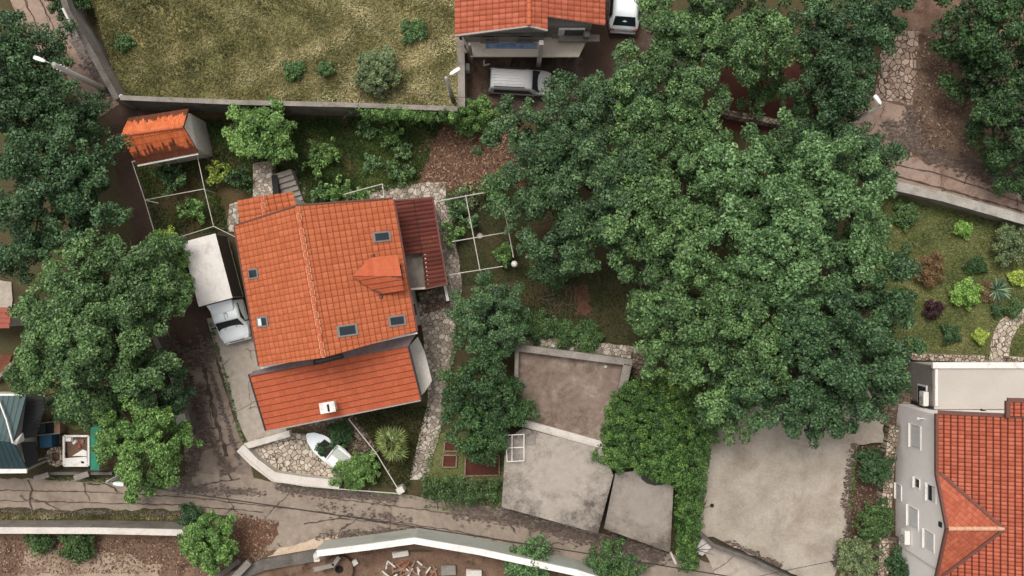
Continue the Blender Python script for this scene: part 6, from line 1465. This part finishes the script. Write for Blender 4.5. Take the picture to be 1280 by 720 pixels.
# ================================================================== garden beds, pots
def bed(label, pxs, mat='bedsoil', rim='wood'):
    a = [P(x, y, .2) for x, y in pxs]; c = sum(a, Vector()) / len(a); o = thing('garden_bed', label, 'garden bed', (c.x, c.y, 0), 'red soil garden beds'); m = MB()
    for i in range(len(a)): m.bar(a[i] - Vector((0, 0, .08)), a[(i + 1) % len(a)] - Vector((0, 0, .08)), .08, .24)
    m.build('rim', M[rim], o); m = MB(); m.prism([(p.x, p.y) for p in a], 0, .14); m.build('soil', M[mat], o)
bed('brick framed red bed beside the grey garage wall', [(582, 571), (624, 569), (624, 594), (581, 595)])
bed('upper of the two small red squares in the lower garden', [(556, 552), (574, 552), (573, 564), (555, 564)])
bed('lower of the two small red squares in the lower garden', [(554, 569), (571, 569), (570, 584), (553, 584)])
for (x, y, lb) in ((527, 436, 'uppermost flower pot along the house wall'), (529, 447, 'middle flower pot along the house wall'), (531, 459, 'lowest flower pot along the house wall')):
    c = P(x, y, .1); m = MB(); m.tube((c.x, c.y, 0), (c.x, c.y, .34), .14, .2, n=14); m.slot(1).ball((c.x, c.y, .42), .17, 9, 6, .7); m.build('flower_pot', [M['terracotta'], M['lf_deep']], label=lb, cat='flower pot', group='flower pots')
# wall-side things upper house
c = P(583, 84, .8); m = MB(); m.box((c.x, c.y, .45), (.36, .46, .9)); m.ball((c.x, c.y, .9), .16, 10, 6, .4); m.build('water_heater', M['white'], label='white boxy tank against the driveway wall of the upper house', cat='tank', bevel=.06)
m = MB(); m.bar(P(605, 75, .6), P(605, 82, .6), .1, .1); m.bar(P(605, 82, .6), P(612, 80, .6), .08, .08); m.tube(P(605, 82, .6), P(605, 82, 0), .04); m.tube(P(611, 80, .6), P(611, 80, 0), .04); m.build('saw_horse', M['conc_pale'], label='small pale trestle near the silver van', cat='trestle')
# ================================================================== bottom building site
o = thing('round_tank', 'round concrete tank with dark hole at the bottom edge', 'tank', P(425, 714)); c = P(424, 712, .5); m = MB(); m.ring((c.x, c.y), .26, .85, 0, .5, 32); m.build('lid', M['brownsoil'], o); m = MB(); m.tube((c.x, c.y, 0), (c.x, c.y, .2), .259, n=20); m.build('tank_hole', M['dark'], o)
m = MB(); m.bar(P(392, 712, 1.2), P(418, 706, 1.2), .28, .12); m.bar(P(416, 707, 1.2), P(424, 696, 1.2), .24, .12); m.tube(P(400, 710, 1.2), P(400, 710, 0), .06); m.tube(P(420, 700, 1.2), P(420, 700, 0), .06); m.build('concrete_beam', M['conc'], label='bent concrete beam left of the round tank', cat='beam', bevel=.015)
m = MB(); c = P(396, 700, 2.1); m.box((c.x, c.y + .15, 1.1), (.36, .5, 2.2), .1); m.ball((c.x, c.y + .25, 2.2), .22, 10, 6, .6); m.build('gate_post', M['conc_pale'], label='rough white post at the left end of the curved wall', cat='post', bevel=.04)
m = MB(); m.bar(P(293, 722, .7), P(312, 702, .7), .42, .3); m.build('concrete_block', M['conc'], label='long pale concrete block lying near the round bush', cat='block', bevel=.02)
m = MB(); m.bar(P(268, 724, .5), P(300, 700, .5), .3, .2); m.build('concrete_block', M['conc_dark'], label='dark concrete strip left of the long pale block', cat='block', bevel=.02)
for (x, y, w, h, a, mt, lb) in [(442, 704, .45, .32, .5, 'conc_pale', 'pale block right of the round tank'), (500, 693, 1.0, .32, .12, 'conc_pale', 'long white slab below the middle of the curved wall'), (560, 713, .9, .6, 0, 'conc', 'stack of grey slabs at the bottom edge'), (592, 717, .95, .4, -.05, 'conc_pale', 'pale slab pile right of the grey stack')]:
    c = P(x, y, .3); m = MB()
    for k in range(2): m.box((c.x + .03 * k, c.y, .1 + .16 * k), (w, h, .14), a + .05 * k)
    m.build('stone_block', M[mt], label=lb, cat='block', group='blocks on the building site', bevel=.015)
rs = random.Random(5)
m = MB()
for k in range(34):
    c = P(rs.uniform(480, 545), rs.uniform(704, 722), .2); m.slot(rs.choice((0, 0, 1, 2))); a = rs.uniform(0, 3); L = rs.uniform(.3, .9); d = Vector((math.cos(a), math.sin(a), rs.uniform(-.1, .1))) * L / 2; m.bar(c + d, c - d, .09, .04)
m.build('timber_pile', [M['wood'], M['conc_pale'], M['terracotta']], label='heap of broken planks and red scraps at the bottom edge', cat='pile')
m = MB()
for k in range(60):
    c = P(rs.uniform(674, 720), rs.uniform(358, 392), .05); a = rs.uniform(0, 3.14); L = rs.uniform(.3, .9); d = Vector((math.cos(a), math.sin(a), rs.uniform(-.05, .3))) * L / 2; m.tube(c + d + Vector((0, 0, .1)), c - d + Vector((0, 0, .06)), .015, .008, n=4)
m.build('brushwood', M['twig'], label='heap of dry grey twigs on the brown lawn', cat='branches')
patch('soil', [(718, 358), (735, 356), (738, 392), (720, 394)], M['bed_mix'], .016, .15, .3, seed=80)
for (x, y, s_, lb) in ((715, 411, .28, 'pale stone at the edge of the stone walkway'), (757, 458, .22, 'pale stone in the upper corner of the brown roof terrace'), (600, 295, .4, 'grey block under the white pergola'), (152, 121, .3, 'small white stone at the foot of the upper left lamp')):
    zz_ = 1.6 if 'terrace' in lb else (2.5 if 'lamp' in lb else 0); c = P(x, y, zz_); m = MB(); m.ball((c.x, c.y, zz_ + s_ * .25), s_ * .5, 8, 6, .6); m.build('stone', M['conc_pale'], label=lb, cat='stone')
m = MB(); c = P(890, 632, .36); m.tube((c.x, c.y, .35), (c.x, c.y, .37), .13, n=12); m.build('drain_cover', M['dark'], label='small dark drain cover in the pale courtyard', cat='drain')
m = MB(); c = P(614, 624, .01); c = P(295, 624, .02); m.ring((c.x, c.y), .3, .36, .015, .024, 28); m.slot(0).tube((c.x, c.y, .012), (c.x, c.y, .02), .29, n=24); m.build('manhole_cover', M['conc_dark'], label='round manhole cover in the road junction', cat='manhole')
# white planks at the ivy foot, slab
for (a, b, lb) in (((838, 690), (845, 705), 'left of two pale boards at the foot of the ivy column'), ((845, 688), (851, 702), 'right of two pale boards at the foot of the ivy column')):
    m = MB(); m.bar(P(*a, .6), P(*b, .6), .14, .06); m.tube(P(*b, .6), P(*b, 0), .03); m.tube(P(*a, .6), P(*a, 0), .03); m.build('board', M['conc_pale'], label=lb, cat='board', group='pale boards')
m = MB(); a = [P(x, y, .5) for x, y in ((878, 672), (890, 684), (878, 695), (868, 690))]; m.prism([(p.x, p.y) for p in a], 0, .5); m.build('concrete_slab', M['conc_pale'], label='pale triangular concrete slab beside the ivy column', cat='slab', bevel=.02)
m = MB(); m.slab([P(800, 590, 2.06), P(802, 599, 2.06), P(808, 604, 2.06), P(818, 607, 2.06), P(828, 606, 2.06), P(834, 602, 2.06)], .05); m.build('black_sheet', M['black'], label='black curved sheet on the smaller garage roof below the ivy', cat='mat')  # thin black slab with one curved edge
